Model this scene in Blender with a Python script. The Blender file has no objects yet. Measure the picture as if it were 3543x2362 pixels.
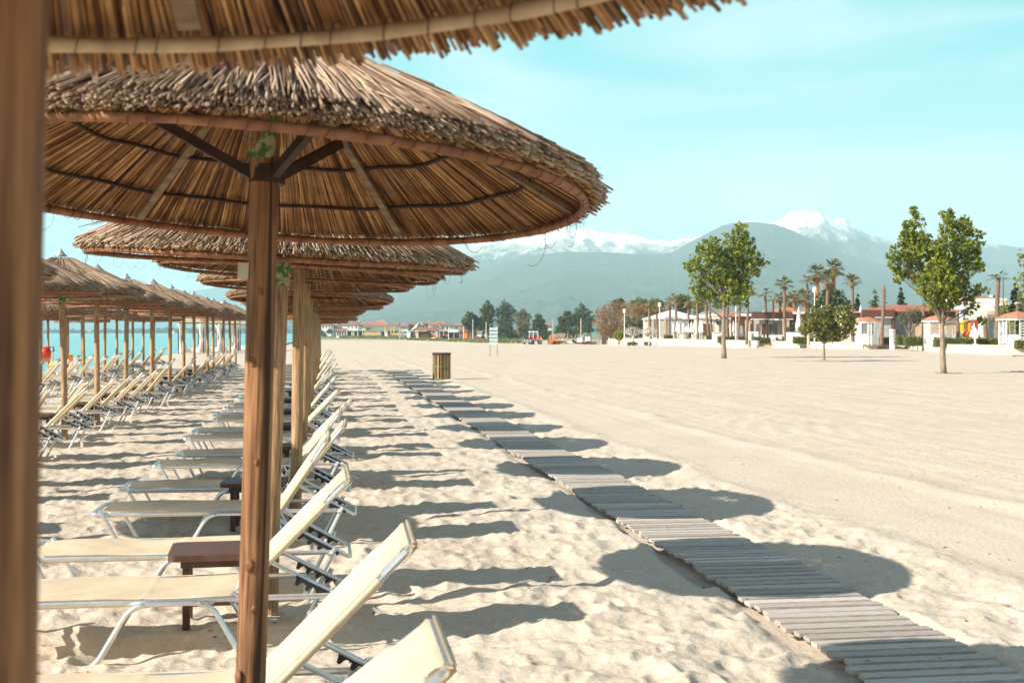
import bpy, math, random
import numpy as np
from mathutils import Vector, Matrix, Euler
R = math.radians
rnd = random.Random(7)
scene = bpy.context.scene
COL = scene.collection
PSI = R(8.217); CP, SP = math.cos(PSI), math.sin(PSI)
CAMX, CAMH, FN, HY, CX = 0.285, 1.70, 4444.0, 1151.0, 1771.5

# ------------------------------------------------------------ placing helpers
def sstep(a, b, x):
    t = np.clip((x - a) / (b - a), 0, 1); return t * t * (3 - 2 * t)
def shore(Y): return -12.4 - 0.0001 * np.minimum(Y, 900.0) ** 2
def gbase(X, Y):
    """large-scale lie of the land"""
    d = np.sqrt((X - CAMX) ** 2 + Y * Y)
    h = -0.75 * sstep(130, 270, d) * (1 - sstep(.222, .240, (X - CAMX) / np.maximum(Y, 1.0)))
    s = X - shore(np.maximum(Y, 0.0))
    sea = sstep(3.0, -9.0, s)
    return h - 1.9 * sea - 4.0 * sstep(-9, -60, s)
def gz(X, Y): return float(gbase(np.float64(X), np.float64(Y)))
def at(px, Z):
    xr = (px - CX) * Z / FN
    return (CAMX + xr * CP + Z * SP, -xr * SP + Z * CP)
def zof(py, Z): return CAMH + (HY - py) * Z / FN
def atbase(px, py):
    Z = CAMH * FN / (py - HY)
    for _ in range(30):
        x, y = at(px, Z); Z = 0.5 * Z + 0.5 * (CAMH - gz(x, y)) * FN / (py - HY)
    return Z

# ------------------------------------------------------------ mesh builder
class MB:
    def __init__(s): s.v = []; s.f = []; s.m = []; s.mat = 0
    def add(s, vs, fs):
        b = len(s.v); s.v.extend(vs)
        for f in fs: s.f.append([b + i for i in f]); s.m.append(s.mat)
    def box(s, c, d, rot=None, taper=1.0):
        x, y, z = d[0] / 2, d[1] / 2, d[2] / 2
        p = [(-x, -y, -z), (x, -y, -z), (x, y, -z), (-x, y, -z), (-x * taper, -y * taper, z), (x * taper, -y * taper, z), (x * taper, y * taper, z), (-x * taper, y * taper, z)]
        if rot is not None:
            e = Euler(rot).to_matrix(); p = [tuple(e @ Vector(q)) for q in p]
        s.add([(q[0] + c[0], q[1] + c[1], q[2] + c[2]) for q in p], [(0, 3, 2, 1), (4, 5, 6, 7), (0, 1, 5, 4), (1, 2, 6, 5), (2, 3, 7, 6), (3, 0, 4, 7)])
    def bar(s, a, b, w, h=None, up=(0, 0, 1)):
        """rectangular bar from a to b"""
        a, b = Vector(a), Vector(b); h = h or w
        d = (b - a).normalized(); u = Vector(up)
        if abs(d.dot(u)) > .98: u = Vector((1, 0, 0))
        sx = d.cross(u).normalized() * (w / 2); sz = sx.cross(d).normalized() * (h / 2)
        p = [a - sx - sz, a + sx - sz, a + sx + sz, a - sx + sz, b - sx - sz, b + sx - sz, b + sx + sz, b - sx + sz]
        s.add([tuple(q) for q in p], [(0, 1, 2, 3), (7, 6, 5, 4), (0, 4, 5, 1), (1, 5, 6, 2), (2, 6, 7, 3), (3, 7, 4, 0)])
    def tube(s, pts, r, n=8, closed=False, caps=True):
        P = [Vector(p) for p in pts]; k = len(P)
        rr = r if isinstance(r, (list, tuple)) else [r] * k
        vs = []; fs = []; prev = None
        for i, p in enumerate(P):
            if closed: t = P[(i + 1) % k] - P[i - 1]
            else: t = P[min(i + 1, k - 1)] - P[max(i - 1, 0)]
            t = t.normalized()
            if prev is None:
                u = Vector((0, 0, 1)) if abs(t.z) < .9 else Vector((1, 0, 0))
                prev = t.cross(u).normalized()
            a = prev - t * prev.dot(t)
            if a.length < 1e-6: a = t.orthogonal()
            a.normalize(); prev = a; b = t.cross(a)
            for j in range(n):
                q = 2 * math.pi * j / n
                vs.append(tuple(p + (a * math.cos(q) + b * math.sin(q)) * rr[i]))
        for i in range(k if closed else k - 1):
            i2 = (i + 1) % k
            for j in range(n):
                j2 = (j + 1) % n; fs.append((i * n + j, i * n + j2, i2 * n + j2, i2 * n + j))
        if caps and not closed:
            fs.append(tuple(range(n - 1, -1, -1))); fs.append(tuple((k - 1) * n + j for j in range(n)))
        s.add(vs, fs)
    def lathe(s, prof, n=16, c=(0, 0, 0), a0=0, caps=True):
        vs = []; fs = []; k = len(prof)
        for r, z in prof:
            for j in range(n):
                q = a0 + 2 * math.pi * j / n; vs.append((c[0] + r * math.cos(q), c[1] + r * math.sin(q), c[2] + z))
        for i in range(k - 1):
            for j in range(n):
                j2 = (j + 1) % n; fs.append((i * n + j, i * n + j2, (i + 1) * n + j2, (i + 1) * n + j))
        if caps:
            fs.append(tuple(range(n - 1, -1, -1))); fs.append(tuple((k - 1) * n + j for j in range(n)))
        s.add(vs, fs)
    def prism(s, poly, y0, y1):
        """outline in x,z pushed along y"""
        k = len(poly)
        vs = [(x, y0, z) for x, z in poly] + [(x, y1, z) for x, z in poly]
        s.add(vs, [tuple(range(k)), tuple(range(2 * k - 1, k - 1, -1))] + [(i, i + k, (i + 1) % k + k, (i + 1) % k) for i in range(k)])
    def build(s, name, mats, parent=None, smooth=False, loc=None, rz=0):
        me = bpy.data.meshes.new(name); me.from_pydata(s.v, [], s.f)
        if not isinstance(mats, (list, tuple)): mats = [mats]
        for m in mats: me.materials.append(m)
        if len(mats) > 1: me.polygons.foreach_set('material_index', s.m)
        if smooth: me.polygons.foreach_set('use_smooth', [True] * len(s.f))
        me.update()
        o = bpy.data.objects.new(name, me); COL.objects.link(o)
        if parent: o.parent = parent
        if loc: o.location = loc; o.rotation_euler = (0, 0, rz)
        return o
def smooth_by_angle(o, ang=40):
    me = o.data
    me.polygons.foreach_set('use_smooth', [True] * len(me.polygons))
    try: me.set_sharp_from_angle(angle=R(ang))
    except Exception: pass
    return o
def fillet(pts, rad, n=5):
    """rounds the corners of a polyline"""
    P = [Vector(p) for p in pts]; out = [P[0]]
    for i in range(1, len(P) - 1):
        a, b, c = P[i - 1], P[i], P[i + 1]
        r = min(rad, (a - b).length * .48, (c - b).length * .48)
        p0 = b + (a - b).normalized() * r; p2 = b + (c - b).normalized() * r
        for k in range(n + 1):
            t = k / n; out.append(p0 * (1 - t) ** 2 + b * 2 * t * (1 - t) + p2 * t * t)
    out.append(P[-1]); return out
def tag(o, label, cat, group=None, kind=None):
    if label: o['label'] = label
    if cat: o['category'] = cat
    if group: o['group'] = group
    if kind: o['kind'] = kind
    return o
def thing(name, label, cat, loc, rz=0, group=None):
    o = bpy.data.objects.new(name, None); COL.objects.link(o)
    o.location = loc; o.rotation_euler = (0, 0, rz); o.empty_display_size = .1
    return tag(o, label, cat, group)
def structure(o): o['kind'] = 'structure'; return o
KIDS = {}
def kids(o):
    return [c for c in bpy.data.objects if c.parent == o]
def dup(src, loc, rz, label, group=None, scale=None):
    """a copy of a thing with its parts and sub-parts"""
    def rec(o, par):
        c = o.copy(); COL.objects.link(c)
        if par: c.parent = par
        for ch in KIDS.setdefault(o.name, None) or KIDS.__setitem__(o.name, kids(o)) or KIDS[o.name]: rec(ch, c)
        return c
    r = rec(src, None); r.location = loc; r.rotation_euler = (r.rotation_euler[0] if isinstance(rz, (int, float)) else rz[0], 0 if isinstance(rz, (int, float)) else rz[1], rz if isinstance(rz, (int, float)) else rz[2])
    if scale: r.scale = scale
    r['label'] = label
    if group: r['group'] = group
    return r

# ------------------------------------------------------------ materials
def mat(name, c1, c2=None, scale=8.0, rough=.7, stretch=(1, 1, 1), bump=0.0, metal=0.0, spec=.4, detail=5, island=None, trans=0.0, lo=.35, hi=.65, c3=None, big=0.0, bscale=None):
    m = bpy.data.materials.new(name); m.use_nodes = True
    nt = m.node_tree; N, L = nt.nodes, nt.links
    p = N['Principled BSDF']; out = N['Material Output']
    p.inputs['Roughness'].default_value = rough; p.inputs['Metallic'].default_value = metal
    p.inputs['Specular IOR Level'].default_value = spec
    p.inputs['Base Color'].default_value = (*c1, 1)
    col = None
    tc = N.new('ShaderNodeTexCoord'); mp = N.new('ShaderNodeMapping'); mp.inputs['Scale'].default_value = stretch
    L.new(tc.outputs['Object'], mp.inputs['Vector'])
    nz = N.new('ShaderNodeTexNoise'); nz.inputs['Scale'].default_value = scale; nz.inputs['Detail'].default_value = detail; nz.inputs['Roughness'].default_value = .62
    L.new(mp.outputs[0], nz.inputs['Vector'])
    if c2 is not None:
        rp = N.new('ShaderNodeValToRGB'); e = rp.color_ramp.elements
        e[0].position = lo; e[0].color = (*c1, 1); e[1].position = hi; e[1].color = (*c2, 1)
        if c3: k = e.new((lo + hi) / 2); k.color = (*c3, 1)
        L.new(nz.outputs['Fac'], rp.inputs['Fac']); col = rp.outputs['Color']
    if island:
        g = N.new('ShaderNodeNewGeometry'); r2 = N.new('ShaderNodeValToRGB'); e = r2.color_ramp.elements
        e[0].position = island[0][0]; e[0].color = (*island[0][1], 1); e[1].position = island[-1][0]; e[1].color = (*island[-1][1], 1)
        for pos, c in island[1:-1]: k = e.new(pos); k.color = (*c, 1)
        L.new(g.outputs['Random Per Island'], r2.inputs['Fac'])
        if col is not None:
            mx = N.new('ShaderNodeMix'); mx.data_type = 'RGBA'; mx.blend_type = 'MULTIPLY'; mx.inputs[0].default_value = 1
            L.new(r2.outputs['Color'], mx.inputs[6]); L.new(col, mx.inputs[7]); col = mx.outputs[2]
        else: col = r2.outputs['Color']
    if big:
        n2 = N.new('ShaderNodeTexNoise'); n2.inputs['Scale'].default_value = scale * .12; n2.inputs['Detail'].default_value = 3
        L.new(tc.outputs['Object'], n2.inputs['Vector'])
        mr = N.new('ShaderNodeMapRange'); mr.inputs[1].default_value = .3; mr.inputs[2].default_value = .7; mr.inputs[3].default_value = 1 - big; mr.inputs[4].default_value = 1 + big * .4
        L.new(n2.outputs['Fac'], mr.inputs[0])
        mx = N.new('ShaderNodeMix'); mx.data_type = 'RGBA'; mx.blend_type = 'MULTIPLY'; mx.inputs[0].default_value = 1
        if col is not None: L.new(col, mx.inputs[6])
        else: mx.inputs[6].default_value = (*c1, 1)
        L.new(mr.outputs[0], mx.inputs[7]); col = mx.outputs[2]
    if col is not None: L.new(col, p.inputs['Base Color'])
    if bump:
        b = N.new('ShaderNodeBump'); b.inputs['Strength'].default_value = bump; b.inputs['Distance'].default_value = .01
        if bscale:
            n3 = N.new('ShaderNodeTexNoise'); n3.inputs['Scale'].default_value = bscale; n3.inputs['Detail'].default_value = 4
            L.new(mp.outputs[0], n3.inputs['Vector']); L.new(n3.outputs['Fac'], b.inputs['Height'])
        else: L.new(nz.outputs['Fac'], b.inputs['Height'])
        L.new(b.outputs[0], p.inputs['Normal'])
    if trans:
        t = N.new('ShaderNodeBsdfTranslucent'); ms = N.new('ShaderNodeMixShader'); ms.inputs[0].default_value = trans
        t.inputs['Color'].default_value = (*c1, 1)
        if col is not None: L.new(col, t.inputs['Color'])
        L.new(p.outputs[0], ms.inputs[1]); L.new(t.outputs[0], ms.inputs[2]); L.new(ms.outputs[0], out.inputs['Surface'])
    return m

W_TOP = mat('reed_weathered', (.75, .7, .66), (1, 1, 1), 9, .75, (1, 1, 1), .25, spec=.25,
            island=[(0, (.06, .036, .025)), (.15, (.18, .105, .066)), (.4, (.35, .24, .16)), (.68, (.48, .36, .255)), (.88, (.64, .50, .375)), (1, (.22, .155, .12))])
W_UND = mat('reed_golden', (.6, .5, .42), (1, 1, 1), 9, .6, (1, 1, 1), .2, spec=.3, trans=.10,
            island=[(0, (.06, .02, .008)), (.2, (.18, .078, .026)), (.5, (.43, .225, .085)), (.82, (.74, .48, .235)), (1, (.26, .085, .026))])
HOOP = mat('hoop_rust', (.13, .042, .016), (.34, .145, .062), 14, .6, bump=.5, lo=.3, hi=.7)
HOOPB = mat('hoop_bamboo', (.36, .25, .15), (.52, .40, .26), 12, .55, bump=.3)
WIRE = mat('dark_wire', (.03, .014, .009), rough=.7)
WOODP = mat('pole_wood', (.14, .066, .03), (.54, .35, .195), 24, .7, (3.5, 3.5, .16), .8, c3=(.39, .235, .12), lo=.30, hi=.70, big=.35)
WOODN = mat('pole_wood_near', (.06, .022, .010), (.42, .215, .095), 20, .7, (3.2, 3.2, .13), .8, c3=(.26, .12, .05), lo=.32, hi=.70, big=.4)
CRACK = mat('pole_crack', (.05, .028, .018), rough=.9)
BATTEN = mat('batten_wood', (.11, .07, .04), (.24, .17, .105), 10, .75, (1, 1, 6), .3)
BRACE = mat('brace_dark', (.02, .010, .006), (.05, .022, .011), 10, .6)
CAPM = mat('cap_metal', (.34, .34, .33), (.46, .45, .43), 6, .45, metal=.5)
ALU = mat('aluminium', (.62, .63, .64), (.74, .75, .76), 20, .32, metal=.85)
ALUW = mat('white_end_cap', (.72, .73, .74), rough=.4)
FAB = mat('cream_sling', (.72, .595, .43), (.78, .675, .51), 22, .85, (1, 8, 1), .2, trans=.32, spec=.2, big=.16)
HEM = mat('sling_hem', (.62, .49, .33), (.72, .60, .43), 22, .85, (1, 8, 1), .15, spec=.2)
BLACKP = mat('black_plastic', (.018, .018, .02), rough=.5)
TBL = mat('table_wood', (.05, .020, .013), (.125, .06, .04), 9, .5, (1, 9, 1), .25, lo=.3, hi=.7)
PLANK = mat('plank_grey', (.70, .66, .64), (1, 1, 1), 10, .85, (1.2, 14, 4), .4, spec=.2, island=[(0, (.36, .32, .285)), (.4, (.49, .445, .40)), (.75, (.60, .545, .49)), (1, (.42, .375, .335))])
GREENM = mat('green_steel', (.15, .21, .07), (.21, .27, .11), 8, .5)
SLATB = mat('bin_slats', (.25, .12, .06), (.42, .25, .14), 10, .7, (1, 1, .3), .3)
WHITE = mat('white_paint', (.78, .77, .74), (.84, .83, .80), 3, .6)
OFFW = mat('white_render', (.72, .67, .58), (.80, .76, .68), 1.2, .8, big=.1)
STONE = mat('wall_stone', (.52, .43, .31), (.70, .62, .50), 1.6, .85, bump=.2, lo=.3, hi=.7)
STONEB = mat('wall_stone_tan', (.46, .34, .22), (.58, .46, .33), 1.6, .85)
CANV = mat('white_canvas', (.78, .76, .72), (.84, .83, .8), 2.5, .85, trans=.15)
CURT = mat('curtain_cloth', (.72, .66, .58), (.80, .75, .68), 4, .9, trans=.35)
BROWN = mat('brown_louvre', (.085, .03, .02), (.14, .055, .035), 4, .55, (1, 1, 14), .3)
BROWND = mat('dark_brown', (.045, .022, .016), (.07, .035, .025), 5, .6)
GLASS = mat('window_glass', (.10, .13, .14), (.22, .25, .26), .8, .08, spec=.8)
GLASSL = mat('pale_screen', (.36, .36, .35), (.50, .50, .48), .9, .25, spec=.6)
TILE = mat('roof_tile_orange', (.40, .12, .05), (.58, .21, .09), 5, .8, (1, 4, 1), .5)
TILER = mat('roof_tile_red', (.30, .09, .06), (.46, .17, .10), .6, .8, big=.2)
TILEB = mat('roof_tile_brown', (.17, .075, .055), (.27, .12, .08), .8, .85)
TERRA = mat('gazebo_roof', (.33, .13, .07), (.42, .19, .11), 3, .8)
GRN = mat('green_roof', (.12, .15, .10), (.17, .20, .13), 1, .8)
YELW = mat('ochre_wall', (.50, .36, .15), (.60, .45, .22), .6, .85)
YEL = mat('yellow_plastic', (.75, .48, .03), (.82, .56, .05), 3, .45)
ORG = mat('orange_plastic', (.80, .17, .02), (.85, .24, .03), 3, .4)
ORGY = mat('amber_plastic', (.85, .36, .01), (.88, .42, .02), 3, .4)
RED = mat('red_paint', (.55, .03, .02), (.62, .06, .03), 3, .4)
BLUE = mat('blue_paint', (.06, .20, .55), (.08, .25, .62), 3, .5)
LBLUE = mat('pale_blue_panel', (.52, .66, .68), (.60, .72, .73), 3, .5)
GREY = mat('grey_metal', (.30, .30, .30), (.42, .42, .41), 6, .5)
BLACK = mat('rubber_black', (.02, .02, .02), rough=.8)
TEALN = mat('teal_net', (.05, .25, .25), (.10, .33, .32), 5, .8)
TRUNK = mat('bark_brown', (.17, .12, .085), (.32, .245, .18), 5, .9, (3, 3, .6), .7)
PTRUNK = mat('palm_trunk', (.10, .065, .045), (.24, .165, .115), 4, .9, (1, 1, 5), .8)
OTRUNK = mat('palm_trunk_orange', (.26, .10, .04), (.42, .19, .09), 4, .9, (1, 1, 4), .6)
PALE = mat('pale_bark', (.42, .37, .31), (.55, .50, .43), 6, .9)
def leafmat(n, a, b, c, trans=.3):
    return mat(n, a, rough=.6, spec=.25, trans=trans, island=[(0, a), (.35, b), (.75, c), (1, tuple(min(1, x * 1.35) for x in c))])
LEAF = leafmat('poplar_leaf', (.045, .085, .014), (.14, .195, .024), (.31, .325, .04), .4)
LEAFD = leafmat('dark_leaf', (.020, .040, .012), (.045, .075, .018), (.09, .115, .026))
LEAFO = leafmat('olive_leaf', (.07, .075, .04), (.13, .13, .07), (.20, .19, .10))
LEAFR = leafmat('rust_leaf', (.15, .075, .028), (.27, .145, .055), (.36, .205, .085))
LEAFG = leafmat('shrub_leaf', (.065, .09, .022), (.15, .165, .04), (.29, .27, .07), .4)
LEAFY = leafmat('lime_leaf', (.15, .17, .02), (.24, .25, .03), (.34, .32, .05))
CYP = leafmat('cypress_leaf', (.015, .026, .012), (.03, .045, .018), (.06, .07, .028), .1)
HEDG = leafmat('hedge_leaf', (.05, .07, .012), (.10, .115, .02), (.18, .165, .04), .15)
FROND = leafmat('palm_frond', (.05, .065, .015), (.11, .115, .022), (.22, .18, .04))
FRONDD = leafmat('dead_frond', (.16, .09, .035), (.26, .155, .06), (.36, .23, .10))
GRASSM = leafmat('beach_grass', (.08, .10, .02), (.14, .155, .035), (.22, .21, .07))
SKIN = mat('skin', (.42, .24, .16), rough=.6)
STICK = mat('green_label', (.05, .13, .05), (.34, .31, .18), 26, .7, lo=.45, hi=.55, detail=2)
TAN = mat('tan_board', (.48, .40, .29), (.56, .48, .36), 8, .8)
def dup(src, loc, rz, label, group=None, scale=None):
    """a copy of a thing with its parts and sub-parts"""
    def rec(o, par):
        c = o.copy(); COL.objects.link(c)
        if par: c.parent = par
        if o.name not in KIDS: KIDS[o.name] = kids(o)
        for ch in KIDS[o.name]: rec(ch, c)
        return c
    r = rec(src, None); r.location = loc
    r.rotation_euler = (0, 0, rz) if isinstance(rz, (int, float)) else rz
    if scale: r.scale = scale if isinstance(scale, (tuple, list)) else (scale,) * 3
    r['label'] = label
    if group: r['group'] = group
    return r

# ------------------------------------------------------------ camera
cam = bpy.data.cameras.new('camera'); camo = bpy.data.objects.new('camera', cam); COL.objects.link(camo)
camo.location = (CAMX, 0, CAMH); camo.rotation_euler = (R(90), 0, -PSI)
cam.sensor_width = 36; cam.lens = 36 * FN / 3543; cam.shift_y = -(1181 - HY) / 3543
cam.clip_start = .05; cam.clip_end = 30000
cam.dof.use_dof = True; cam.dof.focus_distance = 12; cam.dof.aperture_fstop = 6.0
scene.camera = camo

# ------------------------------------------------------------ daylight
SUN_EL = R(31.8); SUN_AZ = math.atan2(-3.37, -1.08)
sun = bpy.data.lights.new('sun', 'SUN'); sun.energy = 5.0; sun.angle = R(.53); sun.color = (1.0, .91, .79)
so = bpy.data.objects.new('sun', sun); COL.objects.link(so)
d = Vector((-math.sin(SUN_AZ) * math.cos(SUN_EL), -math.cos(SUN_AZ) * math.cos(SUN_EL), -math.sin(SUN_EL)))
so.rotation_euler = d.to_track_quat('-Z', 'Y').to_euler(); so.location = (-20, -5, 30)
w = bpy.data.worlds.new('World'); scene.world = w; w.use_nodes = True
nt = w.node_tree; N, L = nt.nodes, nt.links
bg = N['Background']; bg.inputs['Strength'].default_value = .11
sky = N.new('ShaderNodeTexSky'); sky.sky_type = 'NISHITA'; sky.sun_disc = False
sky.sun_elevation = SUN_EL; sky.sun_rotation = SUN_AZ; sky.air_density = 1.0; sky.dust_density = .6; sky.ozone_density = 1.0
tc = N.new('ShaderNodeTexCoord')
mp = N.new('ShaderNodeMapping'); mp.inputs['Scale'].default_value = (1.1, 1.1, 6.0); mp.inputs['Rotation'].default_value = (0, R(8), R(25))
L.new(tc.outputs['Generated'], mp.inputs['Vector'])
nz = N.new('ShaderNodeTexNoise'); nz.inputs['Scale'].default_value = 2.6; nz.inputs['Detail'].default_value = 6; nz.inputs['Roughness'].default_value = .5; nz.inputs['Distortion'].default_value = .5
L.new(mp.outputs[0], nz.inputs['Vector'])
mr = N.new('ShaderNodeMapRange'); mr.inputs[1].default_value = .42; mr.inputs[2].default_value = .62; mr.inputs[3].default_value = 0; mr.inputs[4].default_value = .7
L.new(nz.outputs['Fac'], mr.inputs[0])
sxyz = N.new('ShaderNodeSeparateXYZ'); L.new(tc.outputs['Generated'], sxyz.inputs[0])
low = N.new('ShaderNodeValToRGB'); e = low.color_ramp.elements     # clear air of the lower sky
e[0].position = 0; e[0].color = (2.3, 3.3, 3.35, 1); e[1].position = .30; e[1].color = (.8, 3.4, 4.3, 1)
k = e.new(.07); k.color = (2.5, 3.4, 3.45, 1); k = e.new(.15); k.color = (1.2, 3.2, 3.4, 1); k = e.new(.22); k.color = (.55, 2.8, 3.1, 1); k = e.new(.26); k.color = (.4, 2.6, 3.0, 1)
L.new(sxyz.outputs[2], low.inputs['Fac'])
thin = N.new('ShaderNodeMix'); thin.data_type = 'RGBA'; L.new(mr.outputs[0], thin.inputs[0]); L.new(low.outputs['Color'], thin.inputs[6]); thin.inputs[7].default_value = (3.3, 3.9, 3.9, 1)
el = N.new('ShaderNodeMapRange'); el.interpolation_type = 'SMOOTHSTEP'; el.inputs[1].default_value = .24; el.inputs[2].default_value = .36; el.inputs[3].default_value = 1; el.inputs[4].default_value = 0; L.new(sxyz.outputs[2], el.inputs[0])
dim = N.new('ShaderNodeMix'); dim.data_type = 'RGBA'; dim.blend_type = 'MULTIPLY'; dim.inputs[0].default_value = 1; L.new(sky.outputs[0], dim.inputs[6]); dim.inputs[7].default_value = (.78, .66, .56, 1)
cl = N.new('ShaderNodeMix'); cl.data_type = 'RGBA'; L.new(el.outputs[0], cl.inputs[0]); L.new(dim.outputs[2], cl.inputs[6]); L.new(thin.outputs[2], cl.inputs[7])
L.new(cl.outputs[2], bg.inputs['Color'])
scene.view_settings.view_transform = 'Standard'; scene.view_settings.look = 'None'
scene.view_settings.exposure = 1.2; scene.view_settings.gamma = 1
scene.cycles.max_bounces = 8; scene.cycles.diffuse_bounces = 3; scene.cycles.glossy_bounces = 3; scene.cycles.transmission_bounces = 4; scene.cycles.volume_bounces = 1
scene.cycles.transparent_max_bounces = 8; scene.cycles.use_denoising = True; scene.cycles.sample_clamp_indirect = 6
scene.render.film_transparent = False

# ------------------------------------------------------------ noise
def hsh(ix, iy, s):
    h = (ix.astype(np.int64) * 374761393 + iy.astype(np.int64) * 668265263 + s * 1442695041) & 0xffffffff
    h = ((h ^ (h >> 13)) * 1274126177) & 0xffffffff
    return ((h ^ (h >> 16)) & 0xffffff) / 16777216.0
def vn(x, y, s=0):
    ix = np.floor(x); iy = np.floor(y); fx = x - ix; fy = y - iy
    u = fx * fx * fx * (fx * (fx * 6 - 15) + 10); v = fy * fy * fy * (fy * (fy * 6 - 15) + 10)
    a = hsh(ix, iy, s); b = hsh(ix + 1, iy, s); c = hsh(ix, iy + 1, s); d = hsh(ix + 1, iy + 1, s)
    return (a * (1 - u) + b * u) * (1 - v) + (c * (1 - u) + d * u) * v
def fbm(x, y, s=0, o=4, g=.5):
    t = 0; a = 1; n = 0
    for k in range(o): t = t + a * vn(x * 2 ** k + 17.3 * k, y * 2 ** k - 9.1 * k, s + k); n += a; a *= g
    return t / n
def prints(X, Y, cell, seed, dens, lx, ly, depth):
    """foot-shaped hollows with a raised rim"""
    h = np.zeros_like(X); cx = np.floor(X / cell); cy = np.floor(Y / cell)
    for i in (-1, 0, 1):
        for j in (-1, 0, 1):
            a, b = cx + i, cy + j
            px = (a + .5 + (hsh(a, b, seed) - .5) * .9) * cell; py = (b + .5 + (hsh(a, b, seed + 1) - .5) * .9) * cell
            th = hsh(a, b, seed + 2) * 6.283; on = hsh(a, b, seed + 3) < dens
            sc = .7 + .6 * hsh(a, b, seed + 4)
            dx, dy = X - px, Y - py; c, s = np.cos(th), np.sin(th)
            q = np.sqrt(((dx * c + dy * s) / (lx * sc)) ** 2 + ((-dx * s + dy * c) / (ly * sc)) ** 2)
            z = -np.clip(1 - q * q, 0, 1) ** 1.0 + .42 * np.exp(-((q - 1.15) / .28) ** 2)
            h += on * z * depth * sc
    return h
BW0, BW1 = 2.91, 3.71
def sand(X, Y):
    d = np.sqrt((X - CAMX) ** 2 + Y ** 2)
    wob = (vn(Y * .35, X * 0, 91) - .5) * .9 + (vn(Y * 1.4, X * .9, 93) - .5) * .5
    lump = 1 - sstep(4.3, 5.2, X + wob)
    band = sstep(4.5, 5.1, X + wob) * (1 - sstep(6.5, 7.2, X + wob + .15 * d ** .2))
    right = sstep(6.4, 7.4, X + wob)
    h = lump * ((fbm(X * 3.4, Y * 3.4, 3, 4) - .5) * .066 + (vn(X * 7, Y * 7, 8) - .5) * .020 - np.abs(vn(X * 4.3, Y * 4.3, 9) - .5) * .05 - np.abs(vn(X * 11, Y * 11, 10) - .5) * .016 + (vn(X * 1.1, Y * 1.1, 21) - .5) * .05)
    near = d < 45
    if near.any():
        xs, ys = X[near], Y[near]
        k = prints(xs, ys, .40, 40, .8, .145, .075, .019) + prints(xs + 3.3, ys + 1.7, .27, 60, .7, .085, .055, .013)
        h[near] += k * (lump[near] + .30 * right[near] * vn(xs * .5, ys * .3, 77))
    tr = (vn(X * 3.2 + vn(Y * .1, X * 0, 5) * 1.2, Y * .05, 31) - .5) * .016 + (vn(X * 11, Y * .35, 33) - .5) * .010
    tread = np.sin(Y * 38) * .006 * (vn(X * 1.6 + vn(Y * .12, X * 0, 5), Y * .02, 37) > .68)
    h += right * (tr + tread + (fbm(X * 3.2, Y * 2.2, 51, 3) - .5) * .024)
    h += band * ((vn(X * 5, Y * .12, 35) - .5) * .012 + (vn(X * 3, Y * 3, 36) - .5) * .006)
    h += .034 * np.exp(-((X + wob * .5 - 6.85) / .2) ** 2) * (.4 + vn(Y * .9, X * 0, 66)) + .03 * np.exp(-((X + wob * .5 - 4.75) / .2) ** 2)
    h += (fbm(X * .16, Y * .16, 71, 3) - .5) * .06 * sstep(4, 9, X)
    ed = (fbm(Y * 1.7, X * 2.0, 83, 3) - .5) * .30
    bw = sstep(BW0 - .14, BW0 + .03, X - np.clip(ed, -.05, .09)) * (1 - sstep(BW1 - .03, BW1 + .14, X + np.clip(ed, -.05, .09))) * (Y < 60)
    h = h * (1 - bw) - .070 * bw
    fade = 1 - .75 * sstep(60, 160, d)
    wet = sstep(1.5, -1.0, X - shore(np.maximum(Y, 0.0)))
    return h * fade * (1 - .9 * wet)

# ------------------------------------------------------------ the sand
def grid_mesh(name, P, nr, nc, wrap, mats):
    me = bpy.data.meshes.new(name)
    me.vertices.add(len(P)); me.vertices.foreach_set('co', P.astype(np.float32).ravel())
    i = np.arange(nr - 1)[:, None]; j = np.arange(nc if wrap else nc - 1)[None, :]; j2 = (j + 1) % nc
    q = np.stack([i * nc + j, i * nc + j2, (i + 1) * nc + j2, (i + 1) * nc + j], -1).reshape(-1, 4)
    me.loops.add(q.size); me.loops.foreach_set('vertex_index', q.ravel().astype(np.int32))
    me.polygons.add(len(q)); me.polygons.foreach_set('loop_start', np.arange(0, q.size, 4, dtype=np.int32))
    me.polygons.foreach_set('use_smooth', np.ones(len(q), bool))
    me.update(calc_edges=True); me.validate()
    for m in mats: me.materials.append(m)
    o = bpy.data.objects.new(name, me); COL.objects.link(o); return o
rs = [.0]; r = .9
while r < 9300:
    rs.append(r); r *= 1.0046 if r < 22 else (1.0075 if r < 90 else (1.016 if r < 400 else 1.06))
rs = np.array(rs)
az = PSI + np.concatenate([np.arange(-30, 30.01, .105), np.arange(32, 328, 3.0)]) * math.pi / 180
RR, AA = np.meshgrid(rs, az, indexing='ij')
X = CAMX + RR * np.sin(AA); Y = RR * np.cos(AA)
Zg = gbase(X, Y) + sand(X, Y)
SANDM = mat('dry_sand', (.49, .415, .335), (.60, .525, .435), 34, .95, bump=.45, spec=.12, detail=8, lo=.3, hi=.7, bscale=160)
nt = SANDM.node_tree; N, L = nt.nodes, nt.links
pb = N['Principled BSDF']; src = pb.inputs['Base Color'].links[0].from_socket
ge = N.new('ShaderNodeNewGeometry'); sx = N.new('ShaderNodeSeparateXYZ'); L.new(ge.outputs['Position'], sx.inputs[0])
def mul_by(sock, cols, fac):
    mx = N.new('ShaderNodeMix'); mx.data_type = 'RGBA'; mx.blend_type = 'MULTIPLY'
    L.new(fac, mx.inputs[0]); L.new(sock, mx.inputs[6]); mx.inputs[7].default_value = (*cols, 1); return mx.outputs[2]
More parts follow.
